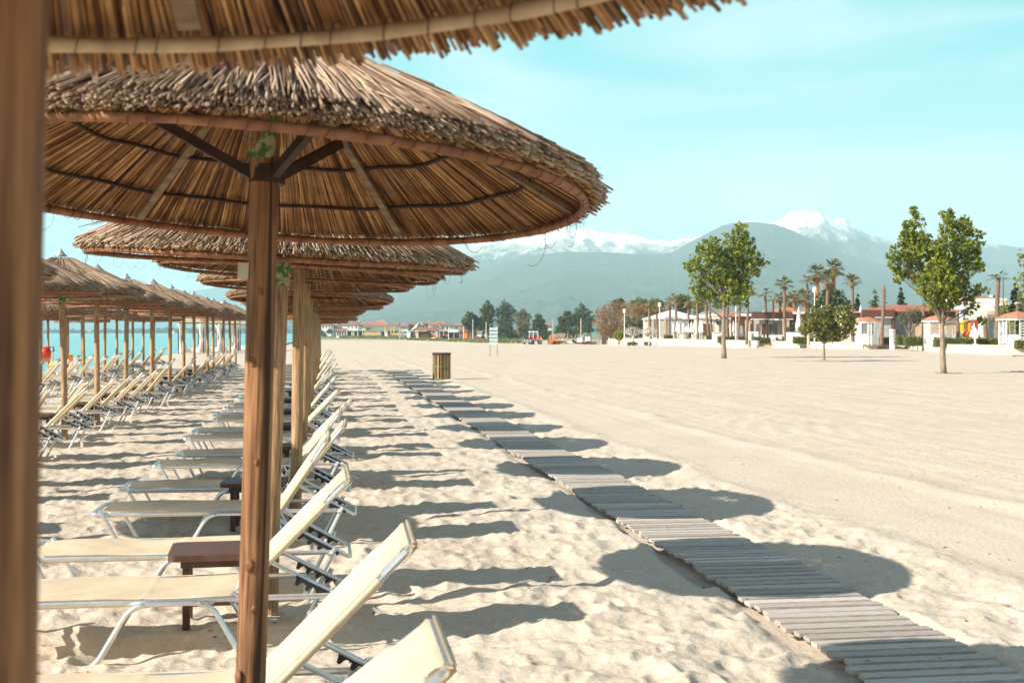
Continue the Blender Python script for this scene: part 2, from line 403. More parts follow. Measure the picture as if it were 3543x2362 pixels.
wm = N.new('ShaderNodeMapRange'); wm.inputs[1].default_value = -.25; wm.inputs[2].default_value = -.55; L.new(sx.outputs[2], wm.inputs[0])
far = N.new('ShaderNodeVectorMath'); far.operation = 'LENGTH'; L.new(ge.outputs['Position'], far.inputs[0])
nb = N.new('ShaderNodeTexNoise'); nb.inputs['Scale'].default_value = 22; nb.inputs['Detail'].default_value = 4; L.new(ge.outputs['Position'], nb.inputs['Vector'])
b0 = [n for n in N if n.type == 'BUMP'][0]; b1 = N.new('ShaderNodeBump'); b1.inputs['Strength'].default_value = .55; b1.inputs['Distance'].default_value = .02; L.new(nb.outputs['Fac'], b1.inputs['Height']); L.new(b1.outputs[0], b0.inputs['Normal'])
n2 = N.new('ShaderNodeTexNoise'); n2.inputs['Scale'].default_value = .55; n2.inputs['Detail'].default_value = 5; L.new(ge.outputs['Position'], n2.inputs['Vector'])
m2 = N.new('ShaderNodeMapRange'); m2.inputs[1].default_value = .45; m2.inputs[2].default_value = .75; m2.inputs[4].default_value = .5; L.new(n2.outputs['Fac'], m2.inputs[0])
ng = N.new('ShaderNodeTexNoise'); ng.inputs['Scale'].default_value = 95; ng.inputs['Detail'].default_value = 6; ng.inputs['Roughness'].default_value = .8; L.new(ge.outputs['Position'], ng.inputs['Vector'])
mg = N.new('ShaderNodeMapRange'); mg.inputs[1].default_value = .45; mg.inputs[2].default_value = .70; mg.inputs[4].default_value = .5; L.new(ng.outputs['Fac'], mg.inputs[0])
c = mul_by(src, (.84, .80, .76), m2.outputs[0]); c = mul_by(c, (.74, .69, .64), mg.outputs[0]); wx = N.new('ShaderNodeMapRange'); wx.inputs[1].default_value = -6; wx.inputs[2].default_value = -9; L.new(sx.outputs[0], wx.inputs[0]); wq = N.new('ShaderNodeMath'); wq.operation = 'MULTIPLY'; L.new(wm.outputs[0], wq.inputs[0]); L.new(wx.outputs[0], wq.inputs[1]); c = mul_by(c, (.62, .56, .50), wq.outputs[0])
wv = N.new('ShaderNodeMapping'); wv.inputs['Scale'].default_value = (2.2, .05, 1); L.new(ge.outputs['Position'], wv.inputs['Vector'])
n3 = N.new('ShaderNodeTexNoise'); n3.inputs['Scale'].default_value = 1.0; n3.inputs['Detail'].default_value = 4; L.new(wv.outputs[0], n3.inputs['Vector'])
m3 = N.new('ShaderNodeMapRange'); m3.inputs[1].default_value = .5; m3.inputs[2].default_value = .68; m3.inputs[4].default_value = .5; L.new(n3.outputs['Fac'], m3.inputs[0])
mxx = N.new('ShaderNodeMapRange'); mxx.inputs[1].default_value = 6; mxx.inputs[2].default_value = 9; L.new(sx.outputs[0], mxx.inputs[0])
mm = N.new('ShaderNodeMath'); mm.operation = 'MULTIPLY'; L.new(m3.outputs[0], mm.inputs[0]); L.new(mxx.outputs[0], mm.inputs[1])
c = mul_by(c, (.86, .83, .80), mm.outputs[0])
# scrub and fields inland, past the beach
fl = N.new('ShaderNodeMapRange'); fl.inputs[1].default_value = 380; fl.inputs[2].default_value = 620; L.new(far.outputs['Value'], fl.inputs[0])
mxg = N.new('ShaderNodeMix'); mxg.data_type = 'RGBA'; L.new(fl.outputs[0], mxg.inputs[0]); L.new(c, mxg.inputs[6]); mxg.inputs[7].default_value = (.13, .15, .055, 1)
L.new(mxg.outputs[2], pb.inputs['Base Color'])
ground = structure(grid_mesh('ground', np.stack([X, Y, Zg], -1).reshape(-1, 3), len(rs), len(az), True, [SANDM]))
gs_h = lambda x, y: float(gbase(np.array([x]), np.array([y]))[0] + sand(np.array([x]), np.array([y]))[0])

# ------------------------------------------------------------ the sea
SEA = mat('sea_water', (.035, .27, .245), (.06, .36, .32), .05, .2, (1, .25, 1), 0, spec=.2)
nt = SEA.node_tree; N, L = nt.nodes, nt.links
g = N.new('ShaderNodeNewGeometry'); mp = N.new('ShaderNodeMapping'); mp.inputs['Scale'].default_value = (.9, .35, 1); L.new(g.outputs['Position'], mp.inputs['Vector'])
nz = N.new('ShaderNodeTexNoise'); nz.inputs['Scale'].default_value = .8; nz.inputs['Detail'].default_value = 5; L.new(mp.outputs[0], nz.inputs['Vector'])
b = N.new('ShaderNodeBump'); b.inputs['Strength'].default_value = .6; b.inputs['Distance'].default_value = .25; L.new(nz.outputs['Fac'], b.inputs['Height']); L.new(b.outputs[0], N['Principled BSDF'].inputs['Normal'])
m = MB(); xs = [-9000, -2500, -600, -150, -60, -30, -8]; ys = [-300, 0, 60, 150, 400, 1200, 3000, 6800]
m.add([(x, y, -.55) for y in ys for x in xs], [(j * 7 + i, j * 7 + i + 1, (j + 1) * 7 + i + 1, (j + 1) * 7 + i) for j in range(7) for i in range(6)])
sea = structure(m.build('sea_water', SEA))

# ------------------------------------------------------------ mountains
def massif(name, prof, Z0, Zf, seed, cols, snow, amp, rough=1.0):
    px = np.linspace(prof[0][0], prof[-1][0], 900); pr = np.interp(px, [p[0] for p in prof], [p[1] for p in prof])
    t = np.concatenate([np.linspace(0, 1, 170), np.linspace(1.06, 1.5, 8)])
    T, P = np.meshgrid(t, px, indexing='ij'); C = np.meshgrid(t, pr, indexing='ij')[1]
    Zd = Zf + (Z0 - Zf) * T
    crest = np.maximum((HY - C) * Z0 / FN, 2)
    prm = np.where(T <= 1, np.clip(T, 0, 1) ** 1.25, 1 - (T - 1) * 1.2)
    u = P * Z0 / FN / 520; v = Zd / 520
    rid = 1 - np.abs(2 * fbm(u + .5 * fbm(u, v, seed + 9, 3), v, seed + 2, 7, .56) - 1)
    Hh = crest * prm + crest * amp * (rid - .80) * np.clip(T * 4, 0, 1) * (1 - (1 - .30 * rough) * sstep(.55, 1.0, T)) - 6 * (T < .02)
    xr = (P - CX) * Zd / FN
    Xw = CAMX + xr * CP + Zd * SP; Yw = -xr * SP + Zd * CP
    m = bpy.data.materials.new(name + '_slopes'); m.use_nodes = True
    nt = m.node_tree; N, L = nt.nodes, nt.links; p = N['Principled BSDF']; p.inputs['Roughness'].default_value = .95; p.inputs['Specular IOR Level'].default_value = .1
    g = N.new('ShaderNodeNewGeometry'); s = N.new('ShaderNodeSeparateXYZ'); L.new(g.outputs['Position'], s.inputs[0])
    nz = N.new('ShaderNodeTexNoise'); nz.inputs['Scale'].default_value = .010; nz.inputs['Detail'].default_value = 8; nz.inputs['Roughness'].default_value = .7; mps = N.new('ShaderNodeMapping'); mps.inputs['Scale'].default_value = (1, 1, .35); L.new(g.outputs['Position'], mps.inputs['Vector']); L.new(mps.outputs[0], nz.inputs['Vector'])
    ad = N.new('ShaderNodeMath'); ad.operation = 'MULTIPLY_ADD'; L.new(nz.outputs['Fac'], ad.inputs[0]); ad.inputs[1].default_value = snow[2]; mxs = N.new('ShaderNodeMapRange'); mxs.inputs[1].default_value = 1300; mxs.inputs[2].default_value = 2300; mxs.inputs[3].default_value = snow[3]; mxs.inputs[4].default_value = 0; L.new(s.outputs[0], mxs.inputs[0]); az_ = N.new('ShaderNodeMath'); az_.operation = 'ADD'; L.new(s.outputs[2], az_.inputs[0]); L.new(mxs.outputs[0], az_.inputs[1]); L.new(az_.outputs[0], ad.inputs[2])
    mr = N.new('ShaderNodeMapRange'); mr.inputs[1].default_value = snow[0] + snow[2] * .5; mr.inputs[2].default_value = snow[1] + snow[2] * .5; L.new(ad.outputs[0], mr.inputs[0])
    rp = N.new('ShaderNodeValToRGB'); e = rp.color_ramp.elements; e[0].position = 0; e[0].color = (*cols[0], 1); e[1].position = 1; e[1].color = (*cols[2], 1)
    k = e.new(.34); k.color = (*cols[0], 1); k = e.new(.46); k.color = (*cols[1], 1); k = e.new(.58); k.color = (*cols[1], 1); k = e.new(.64); k.color = (*cols[2], 1)
    L.new(mr.outputs[0], rp.inputs['Fac'])
    n4 = N.new('ShaderNodeTexNoise'); n4.inputs['Scale'].default_value = .006; n4.inputs['Detail'].default_value = 7; n4.inputs['Roughness'].default_value = .75; L.new(g.outputs['Position'], n4.inputs['Vector'])
    m4 = N.new('ShaderNodeMapRange'); m4.inputs[1].default_value = .62; m4.inputs[2].default_value = .74; m4.inputs[4].default_value = .6; L.new(n4.outputs['Fac'], m4.inputs[0])
    mx = N.new('ShaderNodeMix'); mx.data_type = 'RGBA'; L.new(m4.outputs[0], mx.inputs[0]); L.new(rp.outputs['Color'], mx.inputs[6]); mx.inputs[7].default_value = (*cols[1], 1)
    L.new(mx.outputs[2], p.inputs['Base Color'])
    return structure(grid_mesh(name, np.stack([Xw, Yw, Hh], -1).reshape(-1, 3), len(t), len(px), False, [m]))
FOREST, ROCK, SNOW = (.045, .06, .035), (.36, .335, .30), (.86, .87, .88)
massif('mountains', [(900, 1060), (1150, 1040), (1300, 980), (1450, 915), (1540, 875), (1613, 851), (1717, 821), (1847, 799), (1917, 782), (1952, 773), (1986, 788), (2021, 782), (2065, 797), (2125, 820), (2160, 812), (2212, 827), (2264, 839), (2325, 838), (2395, 832), (2456, 812), (2542, 785), (2612, 768), (2690, 756), (2734, 734), (2786, 722), (2838, 730), (2890, 751), (2925, 764), (2977, 795), (3012, 817), (3064, 830), (3107, 838), (3200, 850), (3300, 852), (3411, 845), (3450, 848), (3543, 862), (3700, 890), (4000, 930)],
       6500, 4300, 11, (FOREST, ROCK, SNOW), (350, 610, 300, 78), .46, 1.3)
massif('hills', [(800, 1110), (1000, 1080), (1200, 1060), (1400, 1000), (1613, 940), (1800, 890), (1950, 868), (2100, 872), (2250, 880), (2330, 870), (2395, 833), (2456, 799), (2499, 776), (2542, 768), (2612, 766), (2680, 775), (2740, 797), (2800, 825), (2850, 852), (2900, 872), (3000, 900), (3100, 925), (3300, 950), (3450, 945), (3543, 950), (3800, 990), (4000, 1020)],
       5200, 2600, 29, (FOREST, (.13, .12, .09), ROCK), (430, 900, 160, 0), .20, .5)
massif('far_hills', [(-500, 1120), (0, 1100), (180, 1075), (300, 1040), (380, 1000), (437, 974), (458, 963), (486, 967), (538, 983), (591, 999), (647, 1011), (696, 1001), (780, 992), (872, 985), (1000, 985), (1150, 1000), (1300, 1020), (1500, 1060)],
       8000, 6300, 47, (FOREST, (.13, .12, .09), ROCK), (900, 1200, 90, 0), .2, .6)

# ------------------------------------------------------------ the air
m = MB(); x0, x1, y0, y1, z0, z1 = -10500, 10500, -10500, 11500, -9.5, 900
m.add([(x0, y0, z0), (x1, y0, z0), (x1, y1, z0), (x0, y1, z0), (x0, y0, z1), (x1, y0, z1), (x1, y1, z1), (x0, y1, z1)], [(0, 3, 2, 1), (4, 5, 6, 7), (0, 1, 5, 4), (1, 2, 6, 5), (2, 3, 7, 6), (3, 0, 4, 7)])
hm = bpy.data.materials.new('haze_air'); hm.use_nodes = True; N, L = hm.node_tree.nodes, hm.node_tree.links
N.remove(N['Principled BSDF']); pv = N.new('ShaderNodeVolumePrincipled'); pv.inputs['Color'].default_value = (.60, .885, 1.0, 1)
pv.inputs['Density'].default_value = 1.62e-4; pv.inputs['Anisotropy'].default_value = 0.0
L.new(pv.outputs[0], N['Material Output'].inputs['Volume'])
hz = m.build('haze', hm); hz['kind'] = 'stuff'
# ------------------------------------------------------------ straw parasols
SLOPE = .52   # rise of the cone per metre of radius
def thatch_mesh(seed, Rr=1.15, n_und=1300, n_top=3300, n_edge=1500, hoop_in=0.0, sides=5, fringe=.0, dk=1.0):
    """cone of reeds about z = 0 at the rim; under layer (slot 1) and weathered top layers (slot 0)"""
    r_ = random.Random(seed); V = []; F = []; Mi = []
    ca, sa = math.cos(math.atan(SLOPE)), math.sin(math.atan(SLOPE))
    def reed(th, r0, r1, off, d, slot, skew, tip=0.0, lift=0.0):
        e = Vector((math.cos(th), math.sin(th), 0)); t = Vector((-math.sin(th), math.cos(th), 0))
        n = e * sa + Vector((0, 0, ca))
        def P(r, o): return e * r + Vector((0, 0, (Rr - r) * SLOPE)) + n * o
        a = P(r0, off * .75 + .002); mid = P((r0 + r1) / 2, off + r_.uniform(-.003, .003)) + t * (skew * .5 * (r1 - r0)); c = P(r1, off + lift) + t * (skew * (r1 - r0) + tip)
        b = len(V); k = sides
        for i, q in enumerate((a, mid, c)):
            dd = dk * d * (.8, 1, .95)[i]
            for j in range(k):
                w = 2 * math.pi * j / k
                V.append(tuple(q + t * (math.cos(w) * dd / 2) + n * (math.sin(w) * dd / 2)))
        for i in (0, 1):
            for j in range(k):
                F.append((b + i * k + j, b + i * k + (j + 1) % k, b + (i + 1) * k + (j + 1) % k, b + (i + 1) * k + j)); Mi.append(slot)
        F.append(tuple(b + 2 * k + j for j in range(k))); Mi.append(slot)
    for i in range(n_und):
        u = r_.random(); r0 = .10 + (Rr - .16) * u * .93
        reed(r_.random() * 6.2832, r0, Rr + fringe + r_.uniform(-.028, .012), r_.uniform(0, .012), r_.uniform(.006, .011), 1, r_.gauss(0, .035))
    for i in range(n_top):
        u = r_.random(); r0 = .12 + (Rr - .25) * u
        reed(r_.random() * 6.2832, r0, Rr + fringe + r_.gauss(.0, .016), r_.uniform(.012, .045), r_.uniform(.007, .0125), 0, r_.gauss(0, .035), r_.gauss(0, .006))
    for i in range(n_edge):
        reed(r_.random() * 6.2832, Rr * r_.uniform(.45, .85), Rr + fringe + r_.gauss(-.012, .02), r_.uniform(.012, .070), r_.uniform(.007, .013), 0, r_.gauss(0, .05), r_.gauss(0, .008), r_.gauss(0, .004))
    for i in range(26):   # stray stalks lying across the top or sticking out
        r0 = Rr * r_.uniform(.3, .9); reed(r_.random() * 6.2832, r0, min(r0 + .3, Rr + r_.uniform(-.1, .06)), r_.uniform(.06, .085), .007, 0, r_.gauss(0, .5), 0, r_.uniform(0, .02))
    me = bpy.data.meshes.new('thatch'); me.from_pydata(V, [], F); me.materials.append(W_TOP); me.materials.append(W_UND)
    me.polygons.foreach_set('material_index', Mi); me.polygons.foreach_set('use_smooth', [len(f) == 4 for f in F]); me.update()
    return me
def obj_from(me, name, parent): o = bpy.data.objects.new(name, me); COL.objects.link(o); o.parent = parent; return o
def pole_mesh(mb, H, r0, r1, seed, crack=None, nseg=14, n=20):
    r_ = random.Random(seed); ph = [r_.random() * 6.28 for _ in range(4)]
    vs = []; fs = []
    for i in range(nseg + 1):
        z = -0.35 + (H + .35) * i / nseg
        for j in range(n):
            a = 2 * math.pi * j / n
            r = r0 + (r1 - r0) * i / nseg
            r *= 1 + .03 * math.sin(2 * a + ph[0] + z * .6) + .02 * math.sin(3 * a + ph[1] - z) + .02 * math.sin(z * 3.1 + ph[2])
            vs.append((r * math.cos(a) + .008 * math.sin(z * 1.7 + ph[3]), r * math.sin(a) + .006 * math.cos(z * 1.3 + ph[0]), z))
    for i in range(nseg):
        for j in range(n):
            j2 = (j + 1) % n; fs.append((i * n + j, i * n + j2, (i + 1) * n + j2, (i + 1) * n + j))
    fs.append(tuple(nseg * n + j for j in range(n)))
    mb.add(vs, fs)
def parasol(name, label, group, seed, Hr=2.17, Rr=1.15, near=0, wood=None, hoop=None, hoop_in=0.0, fringe=0.0, label_side=None, cap=True, lowres=False):
    r_ = random.Random(seed * 7 + 1)
    t = thing(name, label, 'parasol', (0, 0, 0), 0, group)
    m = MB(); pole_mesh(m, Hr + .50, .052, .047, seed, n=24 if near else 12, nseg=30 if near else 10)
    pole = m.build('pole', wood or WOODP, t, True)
    if near == 2:   # the long drying crack
        m = MB(); a = R(-62)
        for k in range(40):
            z0, z1 = .02 + k * .062, .02 + (k + 1) * .062
            a0, a1 = a + .10 * math.sin(z0 * 1.6), a + .10 * math.sin(z1 * 1.6); w0, w1 = .012 + .004 * math.sin(z0 * 5), .012 + .004 * math.sin(z1 * 5)
            q = []
            for aa, zz in ((a0 - w0 / .1, z0), (a0 + w0 / .1, z0), (a1 + w1 / .1, z1), (a1 - w1 / .1, z1)):
                q.append((.0545 * math.cos(aa) + .008 * math.sin(zz * 1.7), .0545 * math.sin(aa), zz))
            m.add(q, [(0, 1, 2, 3)])
        m.build('drying_crack', CRACK, pole)
        for ka, kz, ks in ((-100, .93, .016), (-118, 1.62, .012), (-85, 1.28, .010), (-130, .55, .017), (-95, 1.86, .010), (-75, .78, .011)):
            m = MB(); kk = R(ka); q = Matrix.Rotation(kk, 4, 'Z') @ Matrix.Translation((.0505, 0, kz)); m.lathe([(.001, -1), (.7, -.7), (1, 0), (.7, .7), (.001, 1)], 10); m.v = [tuple(q @ Vector((a * .006, b * ks, c * ks * 1.5))) for a, b, c in m.v]; m.build('knot', KNOT, pole, True)
    if lowres: th = obj_from(THATCH_FAR[seed % 2], 'thatch', t)
    elif near == 3: th = obj_from(thatch_mesh(900, Rr, 2000, 3600, 1200, fringe=fringe, sides=6, dk=.85), 'thatch', t)
    elif near == 2: th = obj_from(thatch_mesh(901, Rr, 2700, 9000, 6500, sides=5, dk=.62), 'thatch', t)
    else: th = obj_from(THATCH[seed % 3], 'thatch', t)
    th.location.z = Hr; th.rotation_euler.z = r_.random() * 6.28
    sc = Rr / 1.15 if near < 2 else 1; th.scale = (sc, sc, sc)
    # hoop under the rim
    m = MB(); rh = Rr - hoop_in; zz = hoop_in * SLOPE - .026
    n = 72; r0 = {3: .0135}.get(near, .0155) if near else .017
    m.tube([((rh + .004 * math.sin(5 * a)) * math.cos(a), (rh + .004 * math.sin(5 * a)) * math.sin(a), zz + .005 * math.sin(3 * a + seed)) for a in [6.28319 * k / n for k in range(n)]], [r0 * (1 + .10 * math.sin(k * 1.9) + .06 * math.sin(k * .7)) for k in range(n)], 8 if near else 6, True)
    o = m.build('hoop', hoop or HOOP, t, True); o.location.z = Hr
    if not lowres:
        if near:   # thin binding wire: coils round the hoop and loose ends hanging under it
            m = MB()
            for k in range({2: 40, 3: 0}.get(near, 26)):
                a = r_.random() * 6.28; rad = r_.uniform(.018, .05) if r_.random() < .7 else r_.uniform(.05, .09); ln = r_.uniform(2.2, 5.2); ph = r_.random() * 6.28; pts = []
                for q in range(14):
                    b = ph + ln * q / 13
                    aa = a + .03 * q / 13 + math.cos(b) * rad / rh
                    pts.append((rh * math.cos(aa), rh * math.sin(aa), zz - rad * .75 + rad * math.sin(b)))
                m.tube(pts, .0009, 3)
            for k in range(90):
                a = 6.2832 * k / 90 + r_.uniform(-.02, .02)
                pts = [((rh + .021 * math.cos(q)) * math.cos(a + .004 * i), (rh + .021 * math.cos(q)) * math.sin(a + .004 * i), zz + .021 * math.sin(q)) for i, q in enumerate([6.28 * x / 8 for x in range(9)])]
                m.tube(pts, .0012, 3)
            o = m.build('wire_fringe', WIRE, t); o.location.z = Hr; o['kind'] = 'stuff'
        for fr in (.42, .62, .82):   # wire rings under the reeds
            m = MB(); n = 60; rr = Rr * fr
            m.tube([((rr + .006 * math.sin(9 * a + seed)) * math.cos(a), (rr + .006 * math.sin(9 * a + seed)) * math.sin(a), (Rr - rr) * SLOPE - .010 + .004 * math.sin(13 * a + seed)) for a in [6.28319 * k / n for k in range(n)]], .0075, 6, True)
            o = m.build('ring', WIRE, t, True); o.location.z = Hr
        a0 = {2: R(61), 3: R(27)}.get(near, r_.random())
        for k in range(6):   # battens along the cone
            a = a0 + k * math.pi / 3; m = MB(); e = Vector((math.cos(a), math.sin(a), 0))
            m.bar(e * .05 + Vector((0, 0, (Rr - .05) * SLOPE - .022)), e * (rh - .03) + Vector((0, 0, (Rr - rh + .03) * SLOPE - .022)), .030 if near != 3 else .04, .016)
            o = m.build('batten', BATTEN, t); o.location.z = Hr
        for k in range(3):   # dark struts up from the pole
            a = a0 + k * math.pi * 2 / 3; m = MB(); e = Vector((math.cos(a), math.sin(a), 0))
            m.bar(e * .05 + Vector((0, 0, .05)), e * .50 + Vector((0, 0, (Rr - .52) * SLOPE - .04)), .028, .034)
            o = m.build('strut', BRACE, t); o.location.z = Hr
        m = MB(); m.lathe([(.056, .02), (.062, .02), (.062, .08), (.056, .08)], 14); o = m.build('collar', BRACE, t); o.location.z = Hr
    m = MB(); zc = Rr * SLOPE; cr = 1 if seed % 2 else .55
    m.lathe([(.20 * cr, zc - .20 * cr * SLOPE + .030), (.12 * cr, zc - .12 * cr * SLOPE + .042), (.02, zc + .075), (.004, zc + .10)], 14, a0=.2)
    o = m.build('metal_cap', CAPM, t, True); o.location.z = Hr
    if label_side is not None:
        m = MB(); n = 6; vs = []; hgt = .16 if near != 2 else .20
        for z in (0, hgt):
            for k in range(n + 1):
                a = label_side - .95 + 1.9 * k / n; vs.append((.067 * math.cos(a), .067 * math.sin(a), z))
        m.add(vs, [(k, k + 1, n + 1 + k + 1, n + 1 + k) for k in range(n)])
        o = m.build('label', STICK, t); o.location.z = Hr - .16 if near != 2 else Hr + .10
    return t
THATCH = [thatch_mesh(k, 1.15, 1700, 4600, 3200, sides=4, dk=.74) for k in (1, 2, 3)]
THATCH_FAR = [thatch_mesh(k, 1.15, 700, 1500, 800, sides=3) for k in (4, 5)]
ORD = ['first', 'second', 'third', 'fourth', 'fifth', 'sixth', 'seventh', 'eighth', 'ninth', 'tenth', 'eleventh', 'twelfth', 'thirteenth', 'fourteenth', 'fifteenth', 'sixteenth', 'seventeenth', 'eighteenth', 'nineteenth', 'twentieth']
ORD += ['twenty-' + o for o in ORD[:9]] + ['thirtieth'] + ['thirty-' + o for o in ORD[:9]] + ['fortieth']
KNOT = mat('wood_knot', (.10, .035, .012), (.30, .13, .05), 60, .7)
GA, GB, GC = 'straw parasols in the row beside the boardwalk', 'straw parasols in the middle row', 'straw parasols in the rows by the sea'
# own measures of the ones in the front: rim height, radius, tilt about the row axis, tilt towards the camera
near_spec = {1: (2.198, 1.15, -.078, .0), 2: (2.213, 1.12, .018, .063), 3: (2.17, 1.15, .022, -.034), 4: (2.26, 1.22, .03, .004), 5: (2.27, 1.19, .0, .02), 6: (2.19, 1.14, .0, .05)}
parasols = {}
def stand_at(o, x, y): o.location = (x, y, gz(x, y) - .02)
for n in range(1, 18):
    y = 1.0 + 3.5 * (n - 1) + (0 if n < 7 else rnd.uniform(-.12, .12))
    hr, rr, tx, ty = near_spec.get(n, (2.2 + rnd.uniform(-.05, .06), 1.15 + rnd.uniform(-.03, .03), rnd.gauss(0, .02), rnd.gauss(0, .02)))
    lab = {1: 'straw parasol overhead whose blurred post stands at the edge of the picture', 2: 'big straw parasol on a cracked post, its straw underside and struts in full view',
           3: 'straw parasol seen edge-on just beyond the one on the cracked post'}.get(n, 'straw parasol, %s from the camera in the row beside the boardwalk' % ORD[n - 1])
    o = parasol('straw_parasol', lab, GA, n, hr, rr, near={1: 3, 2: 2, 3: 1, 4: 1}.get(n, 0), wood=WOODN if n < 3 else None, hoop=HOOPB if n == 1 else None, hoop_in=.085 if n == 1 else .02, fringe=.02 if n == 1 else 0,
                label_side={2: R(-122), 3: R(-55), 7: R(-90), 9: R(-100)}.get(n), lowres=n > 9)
    if n == 1: y = 1.2
    stand_at(o, {1: -.045, 3: -.055}.get(n, 0), y); o.rotation_euler = (0, {1: .022, 2: .036}.get(n, .026) if n < 8 else rnd.uniform(0, .03), 0)
    for c in kids(o):
        if c.name.split('.')[0] not in ('pole',):
            # the canopy sits askew on its post
            M_ = Matrix.Translation((0, 0, hr)) @ Euler((-ty, tx, 0)).to_matrix().to_4x4() @ Matrix.Translation((0, 0, -hr))
            c.matrix_basis = M_ @ c.matrix_basis
    parasols[('A', n)] = o
k = 0
for row, X0, ys, grp, nm in (('B', -3.85, [10.6 + 3.5 * i for i in range(15)], GB, 'middle row'), ('C', -7.5, [36.4 + 3.48 * i for i in range(8)], GC, 'row behind the middle row'), ('D', -10.7, [50.0 + 3.45 * i for i in range(4)], GC, 'row at the water')):
    for i, y in enumerate(ys):
        k += 1
        y += rnd.uniform(-.1, .1); hr = 2.30 + rnd.uniform(-.06, .06)
        o = parasol('straw_parasol', 'straw parasol, %s from the camera in the %s' % (ORD[i], nm), grp, k + 20, hr, 1.2 + rnd.uniform(-.03, .05), lowres=(row != 'B' or i > 8), label_side=R(rnd.uniform(-120, -60)) if rnd.random() < .6 else None)
        stand_at(o, X0 + rnd.uniform(-.07, .07), y); o.rotation_euler = (rnd.gauss(0, .015), rnd.gauss(0, .012), 0)
# small board on the pole of the parasol beyond
m = MB(); m.box((-.066, -.03, 0), (.036, .010, .055)); o = m.build('board', TAN, parasols[('A', 2)]); o.location = (0, 0, 1.93)

